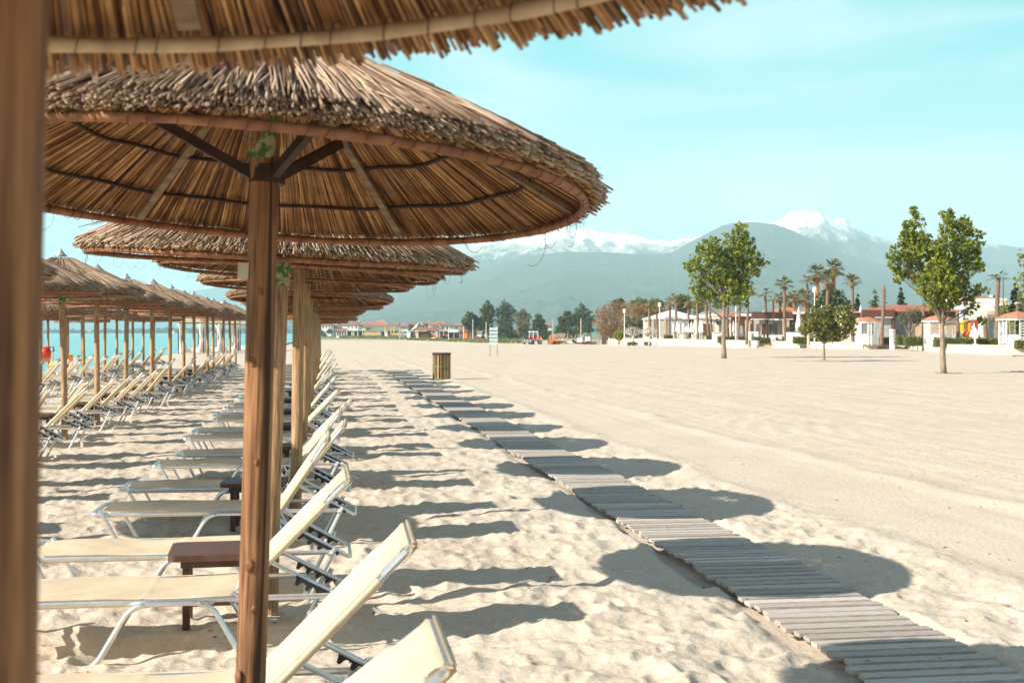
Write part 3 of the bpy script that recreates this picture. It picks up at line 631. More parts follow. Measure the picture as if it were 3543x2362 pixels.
# ------------------------------------------------------------ sunbeds
LW = .31
def lounger(alpha, seed, label, group):
    """foot end at x = 0, head end to +x; rails .33 up; hinge at x = 1.42"""
    r_ = random.Random(seed); t = thing('sunbed', label, 'sunbed', (0, 0, 0), 0, group)
    zr = .335; hx = 1.42; rx = 1.94
    m = MB(); m.tube(fillet([(rx, -LW, zr), (.02, -LW, zr), (.0, -LW + .03, zr), (.0, LW - .03, zr), (.02, LW, zr), (rx, LW, zr)], .10, 6), .0155, 8)
    m.tube([(hx + .02, -LW, zr - .01), (hx + .02, LW, zr - .01)], .012, 6); m.tube([(1.80, -LW, zr), (1.80, LW, zr)], .013, 6)
    smooth_by_angle(m.build('frame', ALU, t))
    for s in (-1, 1):   # one bent tube makes the legs of a side
        y = s * (LW + .026)
        m = MB(); m.tube(fillet([(.07, y, zr + .035), (.27, y, -.005), (.70, y, -.015), (.90, y, zr - .01), (1.30, y, zr - .01), (1.49, y, -.015), (1.76, y, -.015), (1.95, y, zr + .03)], .09, 6), .0155, 8)
        lg = smooth_by_angle(m.build('leg_frame', ALU, t))
        for bx, bz in ((.955, zr - .01), (1.245, zr - .01), (.10, zr - .01), (1.915, zr - .01)): m = MB(); m.lathe([(.010, -.004), (.010, .004)], 8); m.v = [(bx + a, y + s * .016 + s * c, bz + b) for a, b, c in m.v]; m.build('bolt', GREY, lg)
    # seat sling
    m = MB(); nx, ny = 70, 10; x0, x1 = .05, hx
    def sagv(u, v): return -.018 * (1 - (2 * v - 1) ** 2) * (.5 + .5 * math.sin(math.pi * u)) - .005 * math.sin(u * 9 + seed) + .004 * math.exp(-((u - .66) / .008) ** 2) + .0035 * math.sin(u * 31 + 5 * math.sin(v * 4 + seed)) * (v * (1 - v) * 4) ** .5
    vs = []
    for i in range(nx + 1):
        u = i / nx; x = x0 + (x1 - x0) * u; wd = LW + .017 if .06 < u else LW - .05 * (1 - u / .06)
        for j in range(ny + 1):
            v = j / ny; vs.append((x, (2 * v - 1) * wd, zr + .018 + sagv(u, v)))
    fs = [(i * (ny + 1) + j, (i + 1) * (ny + 1) + j, (i + 1) * (ny + 1) + j + 1, i * (ny + 1) + j + 1) for i in range(nx) for j in range(ny)]
    m.add(vs, fs)
    m.build('seat_sling', FAB, t, True)
    for s in (-1, 1):   # sewn sleeve round the rail
        m = MB(); m.tube([(.12, s * LW, zr - .004), (.5, s * LW, zr - .004), (hx - .1, s * LW, zr - .004)], [.022, .022, .022], 8)
        m.v = [(x, y * .35 + (LW * .65 + .004) * (1 if y > 0 else -1), z) for x, y, z in m.v]
        smooth_by_angle(m.build('sling_hem', HEM, t), 60)
    # backrest
    ca, sa = math.cos(alpha), math.sin(alpha); BL = .86
    def B(l, y, o=0): return (hx + l * ca - o * sa, y, zr + .005 + l * sa + o * ca)
    W2 = LW - .026
    m = MB(); m.tube(fillet([B(0, -W2), B(BL - .02, -W2), B(BL, -W2 + .02), B(BL, W2 - .02), B(BL - .02, W2), B(0, W2)], .05, 6), .0150, 8); bf = smooth_by_angle(m.build('backrest_frame', ALU, t))
    for s in (-1, 1): m = MB(); m.box(B(.0, s * (W2 + .012)), (.05, .02, .05), (0, -alpha, 0)); m.build('hinge', GREY, bf)
    m = MB(); vs = []; nx = 40
    for i in range(nx + 1):
        u = i / nx; l = .03 + (BL + .012 - .03) * u
        wd = W2 + .017 - (.045 * sstep(.80, .815, u) * (1 - sstep(.955, .985, u)))
        for j in range(ny + 1):
            v = j / ny; vs.append(B(l, (2 * v - 1) * float(wd), .018 - .016 * (1 - (2 * v - 1) ** 2) * math.sin(math.pi * min(1, u * 1.02)) - (.022 if i == nx else 0)))
    m.add(vs, fs[:0] + [(i * (ny + 1) + j, (i + 1) * (ny + 1) + j, (i + 1) * (ny + 1) + j + 1, i * (ny + 1) + j + 1) for i in range(nx) for j in range(ny)])
    # top sleeve over the end tube
    wd = W2 + .017
    m.add([B(BL + .012, -wd, .012), B(BL + .026, -wd, 0), B(BL + .012, -wd, -.02), B(BL - .07, -wd, -.022), B(BL + .012, wd, .012), B(BL + .026, wd, 0), B(BL + .012, wd, -.02), B(BL - .07, wd, -.022)], [(0, 4, 5, 1), (1, 5, 6, 2), (2, 6, 7, 3)])
    m.build('back_sling', FAB, t, True)
    for s in (-1, 1):
        m = MB(); m.tube([B(.06, s * W2, .0), B(.4, s * W2, .0), B(BL * .80, s * W2, .0)], [.022, .022, .022], 8)
        smooth_by_angle(m.build('back_hem', HEM, t), 60)
    # prop with toothed racks
    pl = .26; P0 = Vector(B(pl, 0, -.02)); P1 = Vector((2.04, 0, zr - .045)); yy = .235
    m = MB(); m.tube(fillet([(P0.x, -yy, P0.z), (P1.x, -yy, P1.z), (P1.x + .01, -yy + .02, P1.z), (P1.x + .01, yy - .02, P1.z), (P1.x, yy, P1.z), (P0.x, yy, P0.z)], .05, 5), .0125, 8)
    pb = smooth_by_angle(m.build('prop_bar', ALU, t))
    dv = (P1 - P0).normalized(); dn = Vector((dv.z, 0, -dv.x)) if dv.x < 0 else Vector((-dv.z, 0, dv.x)); dn = -dn if dn.z > 0 else dn
    for s in (-1, 1):
        poly = []; L0, Lt = .16, (P1 - P0).length - .07; nt_ = 4; top = []
        for k in range(nt_):
            a0 = L0 + (Lt - L0) * k / nt_; w = (Lt - L0) / nt_
            for l, q in ((0, .022), (.10, .050), (.32, .053), (.42, .042), (.50, .03), (.62, .022), (.78, .022), (.90, .030)): poly.append((a0 + w * l, q))
        poly.append((Lt, .022))
        up = [(L0 - .01, .004)] ; pts = [(P0 + dv * l + dn * q) for l, q in [(Lt, .004)] + up + poly]
        m = MB(); m.prism([(p.x, p.z) for p in pts], s * yy - .006 + s * .012, s * yy + .006 + s * .012); m.build('tooth_rack', BLACKP, t)
    return t
GL, GLB, GLC = 'cream sunbeds beside the boardwalk', 'cream sunbeds in the middle row', 'cream sunbeds in the rows by the sea'
protos = [lounger(R(a), i, 'x', GL) for i, a in enumerate((37, 45, 51, 56))]
nb = 0; used = set()
def bed(kind, x, y, rz, lab, grp):
    z = gs_h(x - .6, y) * .4 + gz(x, y) - .045
    if kind not in used:
        used.add(kind); o = protos[kind]; o.location = (x, y, z); o.rotation_euler = (0, 0, rz); o['label'] = lab; o['group'] = grp; return o
    return dup(protos[kind], (x, y, z), rz, lab, grp)
XF = -1.63
spec = {0: (0, 3.69, XF + .13), 1: (1, 5.16, XF + .21), 2: (1, 7.29, XF), 3: (3, 8.66, XF + .02), 4: (2, 10.72, XF + .10), 5: (2, 12.15, XF + .08)}
for i in range(32):
    kd, y, x = spec.get(i, (rnd.choice((1, 2, 2, 3)), 1.0 + 3.5 * (i // 2 + 1) + (-.68, .70)[i % 2] + rnd.uniform(-.1, .1), XF + .08 + rnd.uniform(-.1, .12)))
    lab = {0: 'cream sunbed in front of the cracked post, only its bright backrest showing', 1: 'cream sunbed just behind the cracked post, its backrest slanting up to a square corner',
           2: 'shaded cream sunbed with its bent aluminium leg in full view'}.get(i, 'cream sunbed, %s from the camera in the row beside the boardwalk' % ORD[i])
    bed(kd, x, y, R(rnd.uniform(-1.5, 1.5)) if i > 2 else R((0, -1, .5)[i]), lab, GL)
for row, X0, y0, n, grp, nm in (('B', -3.85, 10.6, 28, GLB, 'middle row'), ('C', -7.5, 36.4, 16, GLC, 'row behind the middle row'), ('D', -10.7, 50.0, 8, GLC, 'row at the water')):
    for i in range(n):
        y = y0 + 3.5 * (i // 2) + (-.75, .75)[i % 2] + rnd.uniform(-.15, .15)
        bed(rnd.choice((1, 2, 2, 3)), X0 + XF + .05 + rnd.uniform(-.15, .18), y, R(rnd.uniform(-3, 3)), 'cream sunbed, %s from the camera in the %s' % (ORD[i], nm), grp)

# ------------------------------------------------------------ little tables
def table(label, group):
    t = thing('side_table', label, 'table', (0, 0, 0), 0, group)
    m = MB(); a, b, r = .27, .25, .05; poly = []
    for cx, cy, q in ((a - r, b - r, 0), (-a + r, b - r, 90), (-a + r, -b + r, 180), (a - r, -b + r, 270)):
        for k in range(5): w = R(q + k * 22.5); poly.append((cx + r * math.cos(w), cy + r * math.sin(w)))
    k = len(poly); m.add([(x, y, .385) for x, y in poly] + [(x, y, .422) for x, y in poly], [tuple(range(k - 1, -1, -1)), tuple(range(k, 2 * k))] + [(i, (i + 1) % k, k + (i + 1) % k, k + i) for i in range(k)])
    m.build('tabletop', TBL, t)
    m = MB()
    for s in (-1, 1): m.box((0, s * .15, .36), (.40, .045, .048))
    m.build('crossbar', TBL, t)
    for x in (-.17, .17):
        for y in (-.13, .13): m = MB(); m.box((x, y, .155), (.042, .042, .36)); m.build('leg', TBL, t)
    m = MB(); m.box((0, 0, .10), (.30, .04, .04)); m.build('stretcher', TBL, t)
    return t
GT = 'dark brown side tables under the parasols'
tp = None
for row, X0, y0, n, nm in (('A', -.36, 4.36, 12, 'boardwalk row'), ('B', -4.2, 10.6, 12, 'middle row')):
    for i in range(n):
        lab = 'dark brown wooden side table under parasol, %s from the camera in the %s' % (ORD[i], nm)
        x, y = X0 + rnd.uniform(-.03, .03), y0 + 3.5 * i + rnd.uniform(-.06, .06)
        if row == 'A' and i == 0: x, y = -.42, 4.52
        if row == 'A' and i == 1: x, y = -.36, 7.82
        if tp is None: tp = table(lab, GT); o = tp
        else: o = dup(tp, (0, 0, 0), 0, lab, GT)
        o.location = (x, y, gz(x, y) - .0); o.rotation_euler = (0, 0, R(rnd.uniform(-4, 4)))

# ------------------------------------------------------------ boardwalk
m = MB(); y = 2.2
while y < 57.5:
    a = rnd.gauss(0, .006); dx = rnd.gauss(0, .012); L2 = (BW1 - BW0)
    zb = float(gbase(3.2, y)) + .012 * math.sin(y * .9) + .006 * math.sin(y * 2.3)
    wd = .093 + rnd.uniform(-.012, .010)
    m.box((BW0 + L2 / 2 + dx, y, zb + rnd.uniform(-.002, .003)), (L2, wd, .024), (rnd.uniform(-.03, .03), rnd.uniform(-.004, .004), a)); y += .1325
for x in (BW0 + .13, (BW0 + BW1) / 2, BW1 - .13):
    for k in range(28): m.bar((x, 2.1 + k * 2, gz(3.2, 2.1 + k * 2) - .03), (x, 4.1 + k * 2, gz(3.2, 4.1 + k * 2) - .03), .05, .03)
bwk = structure(m.build('path', PLANK))

# ------------------------------------------------------------ slatted litter bin
Zb = atbase(1527, 1312); bx, by = at(1528, Zb)
t = thing('litter_bin', 'round wooden slatted litter bin in a green steel frame beside the boardwalk', 'litter bin', (bx, by, gz(bx, by)), 0)
m = MB(); rr = .29
for k in range(14):
    a = 6.2832 * k / 14 + .1; m.box((rr * math.cos(a), rr * math.sin(a), .46), (.022, .088, .92), (0, 0, a))
m.build('slats', SLATB, t)
m = MB()
for k in range(8):
    a = 6.2832 * k / 8 - .2; m.bar((.315 * math.cos(a), .315 * math.sin(a), -.03), (.315 * math.cos(a), .315 * math.sin(a), .96), .026)
for z in (.03, .46): m.tube([(.322 * math.cos(a), .322 * math.sin(a), z) for a in [6.2832 * k / 24 for k in range(24)]], .014, 6, True)
m.build('frame', GREENM, t)
m = MB(); m.lathe([(.335, .90), (.345, .91), (.345, .965), (.325, .975), (.27, .975), (.27, .90)], 24); m.build('rim', BROWND, t)
m = MB(); m.lathe([(.25, .06), (.26, .88)], 16); m.build('liner', BLACK, t)

# ------------------------------------------------------------ signpost with five panels
Zs = atbase(1708, 1232); sx_, sy_ = at(1708, Zs); s = Zs / FN
t = thing('signpost', 'green framed signpost holding five pale blue panels on the open sand', 'signpost', (sx_, sy_, gz(sx_, sy_)), -PSI)
m = MB(); m.tube(fillet([(-.26, 0, -.2), (-.26, 0, 2.31), (.26, 0, 2.31), (.26, 0, -.2)], .12, 6), .028, 8); smooth_by_angle(m.build('frame', GREENM, t))
TXT = mat('sign_lettering', (.14, .22, .30)); m_red = mat('sign_red', (.5, .06, .08))
for k in range(5):
    z = 1.98 - k * .262
    m = MB(); m.box((0, -.035, z), (.60, .03, .185)); p = m.build('panel', LBLUE, t)
    m = MB()
    for q, (x0, x1) in enumerate(((-.25, .14), (-.20, .10), (-.24, .16), (-.18, .12), (-.1, .1))):
        if q == k: 
            for r in (0, 1):
                x = x0
                while x < x1: w = rnd.uniform(.03, .07); m.box((x + w / 2, -.052, z + .035 - r * .06), (w, .004, .026)); x += w + .018
    m.build('lettering', TXT, p)
    m = MB(); m.box((.245, -.052, z), (.05, .004, .06)); m.build('red_mark', m_red, p)

# ------------------------------------------------------------ twigs and dry leaves on the sand
m = MB(); r_ = random.Random(5)
for i in range(900):
    x = r_.uniform(-2.5, 9); y = 2.6 + 22 * r_.random() ** 1.6; z = gs_h(x, y) if not (BW0 < x < BW1) else gz(x, y) + .018
    a = r_.random() * 6.28; l = r_.uniform(.006, .022); w = l * r_.uniform(.15, .7)
    c, q = math.cos(a), math.sin(a)
    m.add([(x - l * c, y - l * q, z + .002), (x + w * q, y - w * c, z + .009), (x + l * c, y + l * q, z + .003), (x - w * q, y + w * c, z + .007)], [(0, 1, 2, 3)])
tag(m.build('dry_leaf_litter', mat('dry_bits', (.14, .07, .03), island=[(0, (.07, .035, .015)), (.6, (.20, .10, .05)), (.85, (.35, .22, .10)), (1, (.5, .4, .08))])), 'tiny twigs and dry leaf bits scattered over the sand', 'litter', kind='stuff')
# ------------------------------------------------------------ foliage
def leaves_mesh(blobs, n, size, seed, name='crown', mats=None, squash=1.0, jag=.35, shape='quad'):
    """many small leaves spread through a set of overlapping clumps: (x, y, z, r)"""
    r = np.random.default_rng(seed); b = np.array(blobs, float); wts = b[:, 3] ** 2.3; wts /= wts.sum()
    k = r.choice(len(b), n, p=wts)
    dirs = r.normal(size=(n, 3)); dirs /= np.linalg.norm(dirs, axis=1)[:, None]
    rad = r.random(n) ** .45
    # twig clusters: pull leaves towards random sub-centres so gaps open between sprays
    ncl = max(6, n // 14); ck = r.choice(len(b), ncl, p=wts); cd = r.normal(size=(ncl, 3)); cd /= np.linalg.norm(cd, axis=1)[:, None]
    cc = b[ck, :3] + cd * (b[ck, 3] * (.35 + .72 * r.random(ncl) ** .6))[:, None] * np.array([1, 1, squash])
    ci = r.integers(0, ncl, n); spread = b[ck[ci], 3] * jag * .55
    P = cc[ci] + r.normal(size=(n, 3)) * spread[:, None] * .55
    loose = r.random(n) < .18
    P[loose] = (b[k, :3] + dirs * (b[k, 3] * rad)[:, None] * np.array([1, 1, squash]))[loose]
    a = r.normal(size=(n, 3)); a /= np.linalg.norm(a, axis=1)[:, None]
    c = np.cross(a, r.normal(size=(n, 3))); c /= np.linalg.norm(c, axis=1)[:, None]
    s = size * (.6 + .8 * r.random(n))
    V = np.stack([P - a * s[:, None] * .6, P + c * s[:, None] * .45 + a * s[:, None] * .05, P + a * s[:, None] * .6, P - c * s[:, None] * .45 + a * s[:, None] * .05], 1).reshape(-1, 3)
    me = bpy.data.meshes.new(name); me.vertices.add(n * 4); me.vertices.foreach_set('co', V.astype(np.float32).ravel())
    me.loops.add(n * 4); me.loops.foreach_set('vertex_index', np.arange(n * 4, dtype=np.int32)); me.polygons.add(n); me.polygons.foreach_set('loop_start', np.arange(0, n * 4, 4, dtype=np.int32))
    me.update(calc_edges=True); me.materials.append(mats); return me
def put(me, name, parent=None, loc=None, rz=0):
    o = bpy.data.objects.new(name, me); COL.objects.link(o)
    if parent: o.parent = parent
    if loc: o.location = loc; o.rotation_euler = (0, 0, rz)
    return o
def trunk_mb(base_r, top, lean, blobs, seed, fork=.45, n=10):
    r = random.Random(seed); m = MB(); H = top; pts = []; rr = []
    for i in range(12):
        t = i / 11; pts.append((lean[0] * t + .03 * H / 8 * math.sin(t * 5 + seed), lean[1] * t + .02 * math.sin(t * 7), -.15 + (H + .15) * t)); rr.append(base_r * (1.25 if i == 0 else 1 - .72 * t))
    m.tube(pts, rr, n)
    for b in blobs:
        t = min(.9, max(.28, fork + .5 * (b[2] / H - .6) + r.uniform(-.06, .06)))
        i = int(t * 11); p = Vector(pts[i]); q = Vector(b[:3]); mid = p.lerp(q, .5) + Vector((r.uniform(-.1, .1), 0, -.08 * (q - p).length * .5))
        m.tube([p, p.lerp(mid, .5) + Vector((0, 0, .02)), mid, mid.lerp(q, .55), q], [rr[i] * .55, rr[i] * .42, rr[i] * .3, rr[i] * .2, .008], 6)
        for k in range(2):
            e = q + Vector((r.uniform(-1, 1), r.uniform(-1, 1), r.uniform(-.2, 1))) * b[3] * .7
            m.tube([mid, mid.lerp(e, .6), e], [rr[i] * .22, rr[i] * .14, .006], 5)
    return m
def tree_px(name, label, base_px, base_py, blobs_px, n, leaf, mat_, seed, tr=.13, group=None, Z=None, depth=.6, top=None, trmat=None, squash=1.0, lean_px=0):
    Z = Z or atbase(base_px, base_py); s = Z / FN; x, y = at(base_px, Z); z0 = gs_h(x, y) if Z < 150 else gz(x, y)
    r = random.Random(seed); B = []
    for px, py, rp in blobs_px:
        B.append(((px - base_px) * s, r.uniform(-depth, depth) * rp * s * 1.6, zof(py, Z) - z0, rp * s))
    t = thing(name, label, 'tree', (x, y, z0), -PSI, group)
    tp = top or (max(b[2] for b in B) * .86)
    trunk_mb(tr, tp, (lean_px * s, 0), B, seed).build('trunk', trmat or TRUNK, t, True)
    put(leaves_mesh(B, n, leaf, seed, 'crown', mat_, squash), 'crown', t)
    return t
GP = 'young poplars standing on the open sand'
tree_px('poplar_tree', 'tall young poplar rising from the bare sand before the brown pergola', 2505, 1239,
        [(2562, 800, 30), (2545, 835, 40), (2580, 850, 33), (2535, 880, 48), (2590, 890, 38), (2455, 850, 34), (2440, 880, 40), (2480, 890, 42), (2405, 905, 32), (2385, 918, 20), (2430, 925, 42), (2490, 935, 52), (2550, 935, 50), (2595, 930, 36), (2628, 905, 20), (2650, 912, 14), (2630, 880, 14), (2460, 975, 40), (2525, 985, 48), (2565, 975, 40), (2410, 985, 24), (2405, 1010, 20), (2440, 1020, 34), (2490, 1030, 38), (2545, 1030, 36), (2580, 1010, 24), (2585, 1050, 14)], 12000, .145, LEAF, 3, .17, GP)
tree_px('poplar_tree', 'bushy young poplar with a split top, on a patch of dry grass', 3267, 1291,
        [(3165, 732, 20), (3180, 765, 28), (3150, 790, 30), (3145, 825, 34), (3185, 835, 36), (3285, 745, 26), (3270, 785, 34), (3305, 790, 34), (3345, 770, 24), (3360, 800, 26), (3390, 810, 22), (3085, 880, 24), (3105, 915, 34), (3130, 880, 26), (3165, 880, 36), (3215, 870, 40), (3265, 855, 44), (3320, 850, 44), (3370, 855, 30), (3120, 955, 30), (3180, 940, 44), (3240, 935, 48), (3300, 920, 48), (3355, 910, 36), (3395, 925, 20), (3200, 985, 44), (3265, 990, 46), (3325, 975, 40), (3220, 1030, 34), (3280, 1035, 36), (3340, 1020, 34), (3385, 1000, 26), (3410, 1005, 14), (3240, 1062, 22), (3370, 1050, 20), (3400, 1105, 16), (3350, 1080, 16)], 15000, .105, LEAF, 5, .125, GP, lean_px=-22)
tree_px('poplar_tree', 'small round bushy tree on a thin stem with a low crown', 2851, 1250,
        [(2815, 1090, 30), (2860, 1085, 30), (2905, 1085, 30), (2940, 1080, 22), (2795, 1115, 26), (2835, 1120, 36), (2885, 1120, 38), (2925, 1115, 32), (2785, 1138, 20), (2820, 1148, 30), (2870, 1150, 34), (2910, 1145, 28), (2938, 1145, 20), (2860, 1168, 18), (2900, 1162, 18), (2950, 1110, 14)], 7000, .115, LEAFG, 8, .085, GP, depth=.8)
tree_px('poplar_tree', 'poplar only half in view at the edge of the picture above a gazebo', 3590, 1225,
        [(3530, 880, 18), (3545, 900, 26), (3560, 940, 36), (3535, 960, 22), (3590, 900, 50), (3560, 1000, 34), (3530, 1030, 22), (3600, 980, 50), (3545, 1060, 24), (3515, 1075, 20), (3590, 1050, 40)], 2600, .16, LEAF, 9, .13, GP, Z=112)

# ------------------------------------------------------------ terrace wall
def wall_run(name, label, pts, top, mats, thick=.35, cap=True):
    W = []
    for px, py in pts: Z = atbase(px, py); x, y = at(px, Z); W.append((x, y, gz(x, y), Z, px))
    t = thing(name, label, 'wall', (W[0][0], W[0][1], 0), 0)
    m = MB(); c = MB()
    for i in range(len(W) - 1):
        a, b = Vector(W[i][:2]), Vector(W[i + 1][:2]); o = Vector((W[0][0], W[0][1])); dd = (b - a).normalized(); nn = Vector((-dd.y, dd.x)) * thick
        za, zb = W[i][2], W[i + 1][2]; ta = zof(np.interp(W[i][4], [q[0] for q in top], [q[1] for q in top]), W[i][3]); tb = zof(np.interp(W[i + 1][4], [q[0] for q in top], [q[1] for q in top]), W[i + 1][3])
        a -= o; b -= o
        def slab(mb, z0a, z0b, z1a, z1b, g0, g1):
            A0, B0, A1, B1 = a - nn * g0, b - nn * g0, a + nn * g1, b + nn * g1
            mb.add([(A0.x, A0.y, z0a), (B0.x, B0.y, z0b), (B1.x, B1.y, z0b), (A1.x, A1.y, z0a), (A0.x, A0.y, z1a), (B0.x, B0.y, z1b), (B1.x, B1.y, z1b), (A1.x, A1.y, z1a)], [(0, 3, 2, 1), (4, 5, 6, 7), (0, 1, 5, 4), (1, 2, 6, 5), (2, 3, 7, 6), (3, 0, 4, 7)])
        slab(m, za - .5, zb - .5, ta - .06, tb - .06, 0, 1); slab(c, ta - .057, tb - .057, ta, tb, .12, 1.1)
    m.build('masonry', mats, t)
    if cap: c.build('coping', STONE, t)
    return W
TOPL = [(2100, 1171), (2330, 1172), (2480, 1175), (2640, 1178), (2800, 1182), (3030, 1184)]
W1 = wall_run('terrace_wall', 'long low cream stone wall below the restaurant terrace', [(2105, 1191), (2200, 1193), (2330, 1196), (2430, 1198), (2540, 1202), (2620, 1203)], TOPL, STONE)
W2 = wall_run('terrace_wall', 'low cream stone wall between the brown ramp and the terrace steps', [(2672, 1203), (2780, 1204), (2900, 1206), (3028, 1208)], TOPL, STONE)
W3 = wall_run('terrace_wall', 'short tan stone wall beside the poster column', [(3029, 1207), (3076, 1206)], [(3028, 1187), (3080, 1187)], STONEB)
W4 = wall_run('terrace_wall', 'curved bright cream wall under the white gazebos', [(3117, 1200), (3150, 1208), (3190, 1214), (3260, 1220), (3340, 1223), (3440, 1226), (3543, 1227), (3700, 1229)], [(3110, 1187), (3200, 1189), (3543, 1195), (3700, 1197)], STONE)
m = MB(); x, y = at(2646, atbase(2646, 1203)); 
for k in range(5): m.box((0, .3 + k * .35, .08 + k * .17), (1.9, .36, .17))
for k in (-1, 1): m.bar((k * 1.05, -.5, .02), (k * .95, 2.0, .95), .08)
o = m.build('entrance_steps', STONEB, None, loc=(x, y, gz(x, y) - .02), rz=-PSI); tag(o, 'tan steps through the wall up to the brown pergola', 'steps')
# terrace floor behind the walls
TP = [(w_[4], w_[3]) for W_ in (W1, W2, W3, W4) for w_ in W_]
m = MB(); fr = []; bk = []
for px, Z in TP:
    x, y = at(px, Z + .6); fr.append((x, y, .48)); x, y = at(px, 330); bk.append((x, y, .35))
m.add(fr + bk, [(i, i + 1, len(TP) + i + 1, len(TP) + i) for i in range(len(TP) - 1)])
structure(m.build('terrace_paving', STONEB))
TZ = .48

# ------------------------------------------------------------ boxes drawn at a known distance
class Far:
    """frame for a building standing Z metres off: pixel extents become metres"""
    def __init__(s, name, label, cat, px, Z, base=None, rz=0, group=None):
        s.px, s.Z, s.s = px, Z, Z / FN; x, y = at(px, Z); s.z0 = gz(x, y) if base is None else base
        s.t = thing(name, label, cat, (x, y, s.z0), -PSI + rz, group)
    def X(s, p): return (p - s.px) * s.s
    def H(s, p): return zof(p, s.Z) - s.z0
    def box(s, name, x0, x1, y0, y1, d0, d1, mt, parent=None):
        """picture extents x0..x1, y0 (top)..y1 (bottom; None = to the ground), depth d0..d1 in metres"""
        zt = s.H(y0); zb = -.3 if y1 is None else s.H(y1); m = MB()
        m.box(((s.X(x0) + s.X(x1)) / 2, (d0 + d1) / 2, (zt + zb) / 2), (abs(s.X(x1) - s.X(x0)), d1 - d0, zt - zb)); return m.build(name, mt, parent or s.t)
    def hip(s, name, x0, x1, ye, yr, d0, d1, mt, ridge=.4, over=.3, thick=.12):
        """hipped roof: eaves at ye, ridge at yr"""
        a, b = s.X(x0) - over, s.X(x1) + over; c, e = d0 - over, d1 + over; ze, zr = s.H(ye), s.H(yr); mx, my = (a + b) / 2, (c + e) / 2; h = (b - a) / 2 * ridge
        m = MB(); m.add([(a, c, ze), (b, c, ze), (b, e, ze), (a, e, ze), (mx - h, my, zr), (mx + h, my, zr), (a, c, ze - thick), (b, c, ze - thick), (b, e, ze - thick), (a, e, ze - thick)],
                        [(0, 1, 5, 4), (1, 2, 5), (2, 3, 4, 5), (3, 0, 4), (0, 6, 7, 1), (1, 7, 8, 2), (2, 8, 9, 3), (3, 9, 6, 0), (6, 9, 8, 7)]); return m.build(name, mt, s.t)
# white tent pavilion
f = Far('tent_pavilion', 'white tent roofed pavilion with clear plastic walls behind thin palms', 'pavilion', 2335, 179, TZ)
f.hip('tent_roof', 2243, 2428, 1101, 1071, 0, 7, CANV, .05, .15)
f.box('fascia', 2300, 2428, 1099.5, 1103, -.1, .1, BROWN)
for x0, x1 in ((2240, 2247), (2256, 2262), (2296, 2304)): f.box('pillar', x0, x1, 1102, None, -.1, .3, STONEB)
for k, (x0, x1) in enumerate(((2247, 2256), (2262, 2278), (2279, 2296), (2306, 2340), (2341, 2374))): f.box('clear_panel', x0 + .3, x1 - .3, 1103.4, 1168, .02, .06, GLASSL)
f.box('louvred_wall', 2376, 2428, 1103.4, 1168, .5, .8, BROWN); f.box('rear_wall', 2243, 2428, 1104, None, 6.5, 6.8, OFFW)
f = Far('tent_pavilion', 'second white tent roof joined to a tiled cream restaurant wing', 'pavilion', 2490, 166, TZ)
f.hip('tent_roof', 2418, 2500, 1097, 1074, 1, 6, CANV, .05, .1); f.box('wall', 2422, 2552, 1097, None, 1.2, 5.5, OFFW)
f.hip('tiled_roof', 2462, 2585, 1096.5, 1080, .8, 7, TILE, .55, .2); f.box('fascia', 2462, 2590, 1097, 1104, .55, .78, WHITE)
f.box('louvred_door', 2433, 2466, 1119, 1160, 1.10, 1.18, BROWN); f.box('window', 2492, 2503, 1110, 1150, 1.10, 1.18, GLASS); f.box('window', 2484, 2490, 1112, 1122, 1.12, 1.18, BROWND)
f = Far('tent_pavilion', 'row of small white tent peaks behind the brown pergola', 'pavilion', 2640, 172, TZ)
f.hip('tent_roof', 2560, 2625, 1091, 1078, 0, 4, CANV, .02, .1); f.hip('tent_roof', 2620, 2690, 1090, 1075, 0, 4, CANV, .02, .1); f.hip('tent_roof', 2690, 2760, 1089, 1073, .5, 4, CANV, .02, .1); f.box('wall', 2562, 2760, 1092, None, .3, 3.6, OFFW)
# brown pergola buildings
f = Far('pergola', 'low dark brown louvred building behind the tall poplar', 'pergola', 2565, 158, TZ)
f.box('fascia', 2530, 2600, 1097, 1118, 0, .4, BROWN); f.box('roof', 2530, 2604, 1095, 1097.2, -.1, 6, BROWND)
for x0 in (2531, 2552, 2574, 2595): f.box('post', x0, x0 + 4.5, 1118, None, .05, .3, BROWND)
f.box('glazing', 2536, 2596, 1119, 1165, 1.2, 1.3, GLASSL); f.box('rear_wall', 2531, 2600, 1118.5, None, 4, 4.3, OFFW)
m = MB()
for k in range(14): m.bar((f.X(2556 + k * 3.3), -.4, .05), (f.X(2556 + k * 3.3), -.4, 1.1), .03)
m.bar((f.X(2555), -.4, 1.12), (f.X(2601), -.4, 1.12), .05); m.build('railing', BROWND, f.t)
f = Far('pergola', 'dark brown open pergola with a deep louvred fascia over white chairs', 'pergola', 2668, 148, TZ)
f.box('fascia', 2598, 2650, 1082, 1103, -.6, -.2, BROWN); f.box('fascia', 2650.6, 2738, 1080, 1103, -.7, -.3, BROWN); f.box('roof', 2600, 2738, 1079, 1082, -.2, 7, BROWND)
f.box('white_edge', 2596, 2739, 1103.2, 1105.5, -.8, -.1, WHITE)
for x0, w in ((2600, 5), (2650, 6), (2676, 5), (2730, 6)): f.box('post', x0, x0 + w, 1105.6, None, -.45 if x0 != 2676 else 2, -.2 if x0 != 2676 else 2.3, BROWND)
f.box('awning', 2606, 2648, 1105.8, 1120, .3, .36, GLASSL); f.box('awning', 2657, 2676, 1105.8, 1122, .3, .36, GLASSL)
for x0, x1, mt in ((2608, 2618, CURT), (2620, 2631, BROWN), (2632, 2646, GLASSL), (2648, 2660, CURT), (2661, 2673, BROWN), (2690, 2714, GLASS), (2716, 2729, STONEB)): f.box('wall_panel', x0, x1, 1118, 1166, 4.2, 4.3, mt)
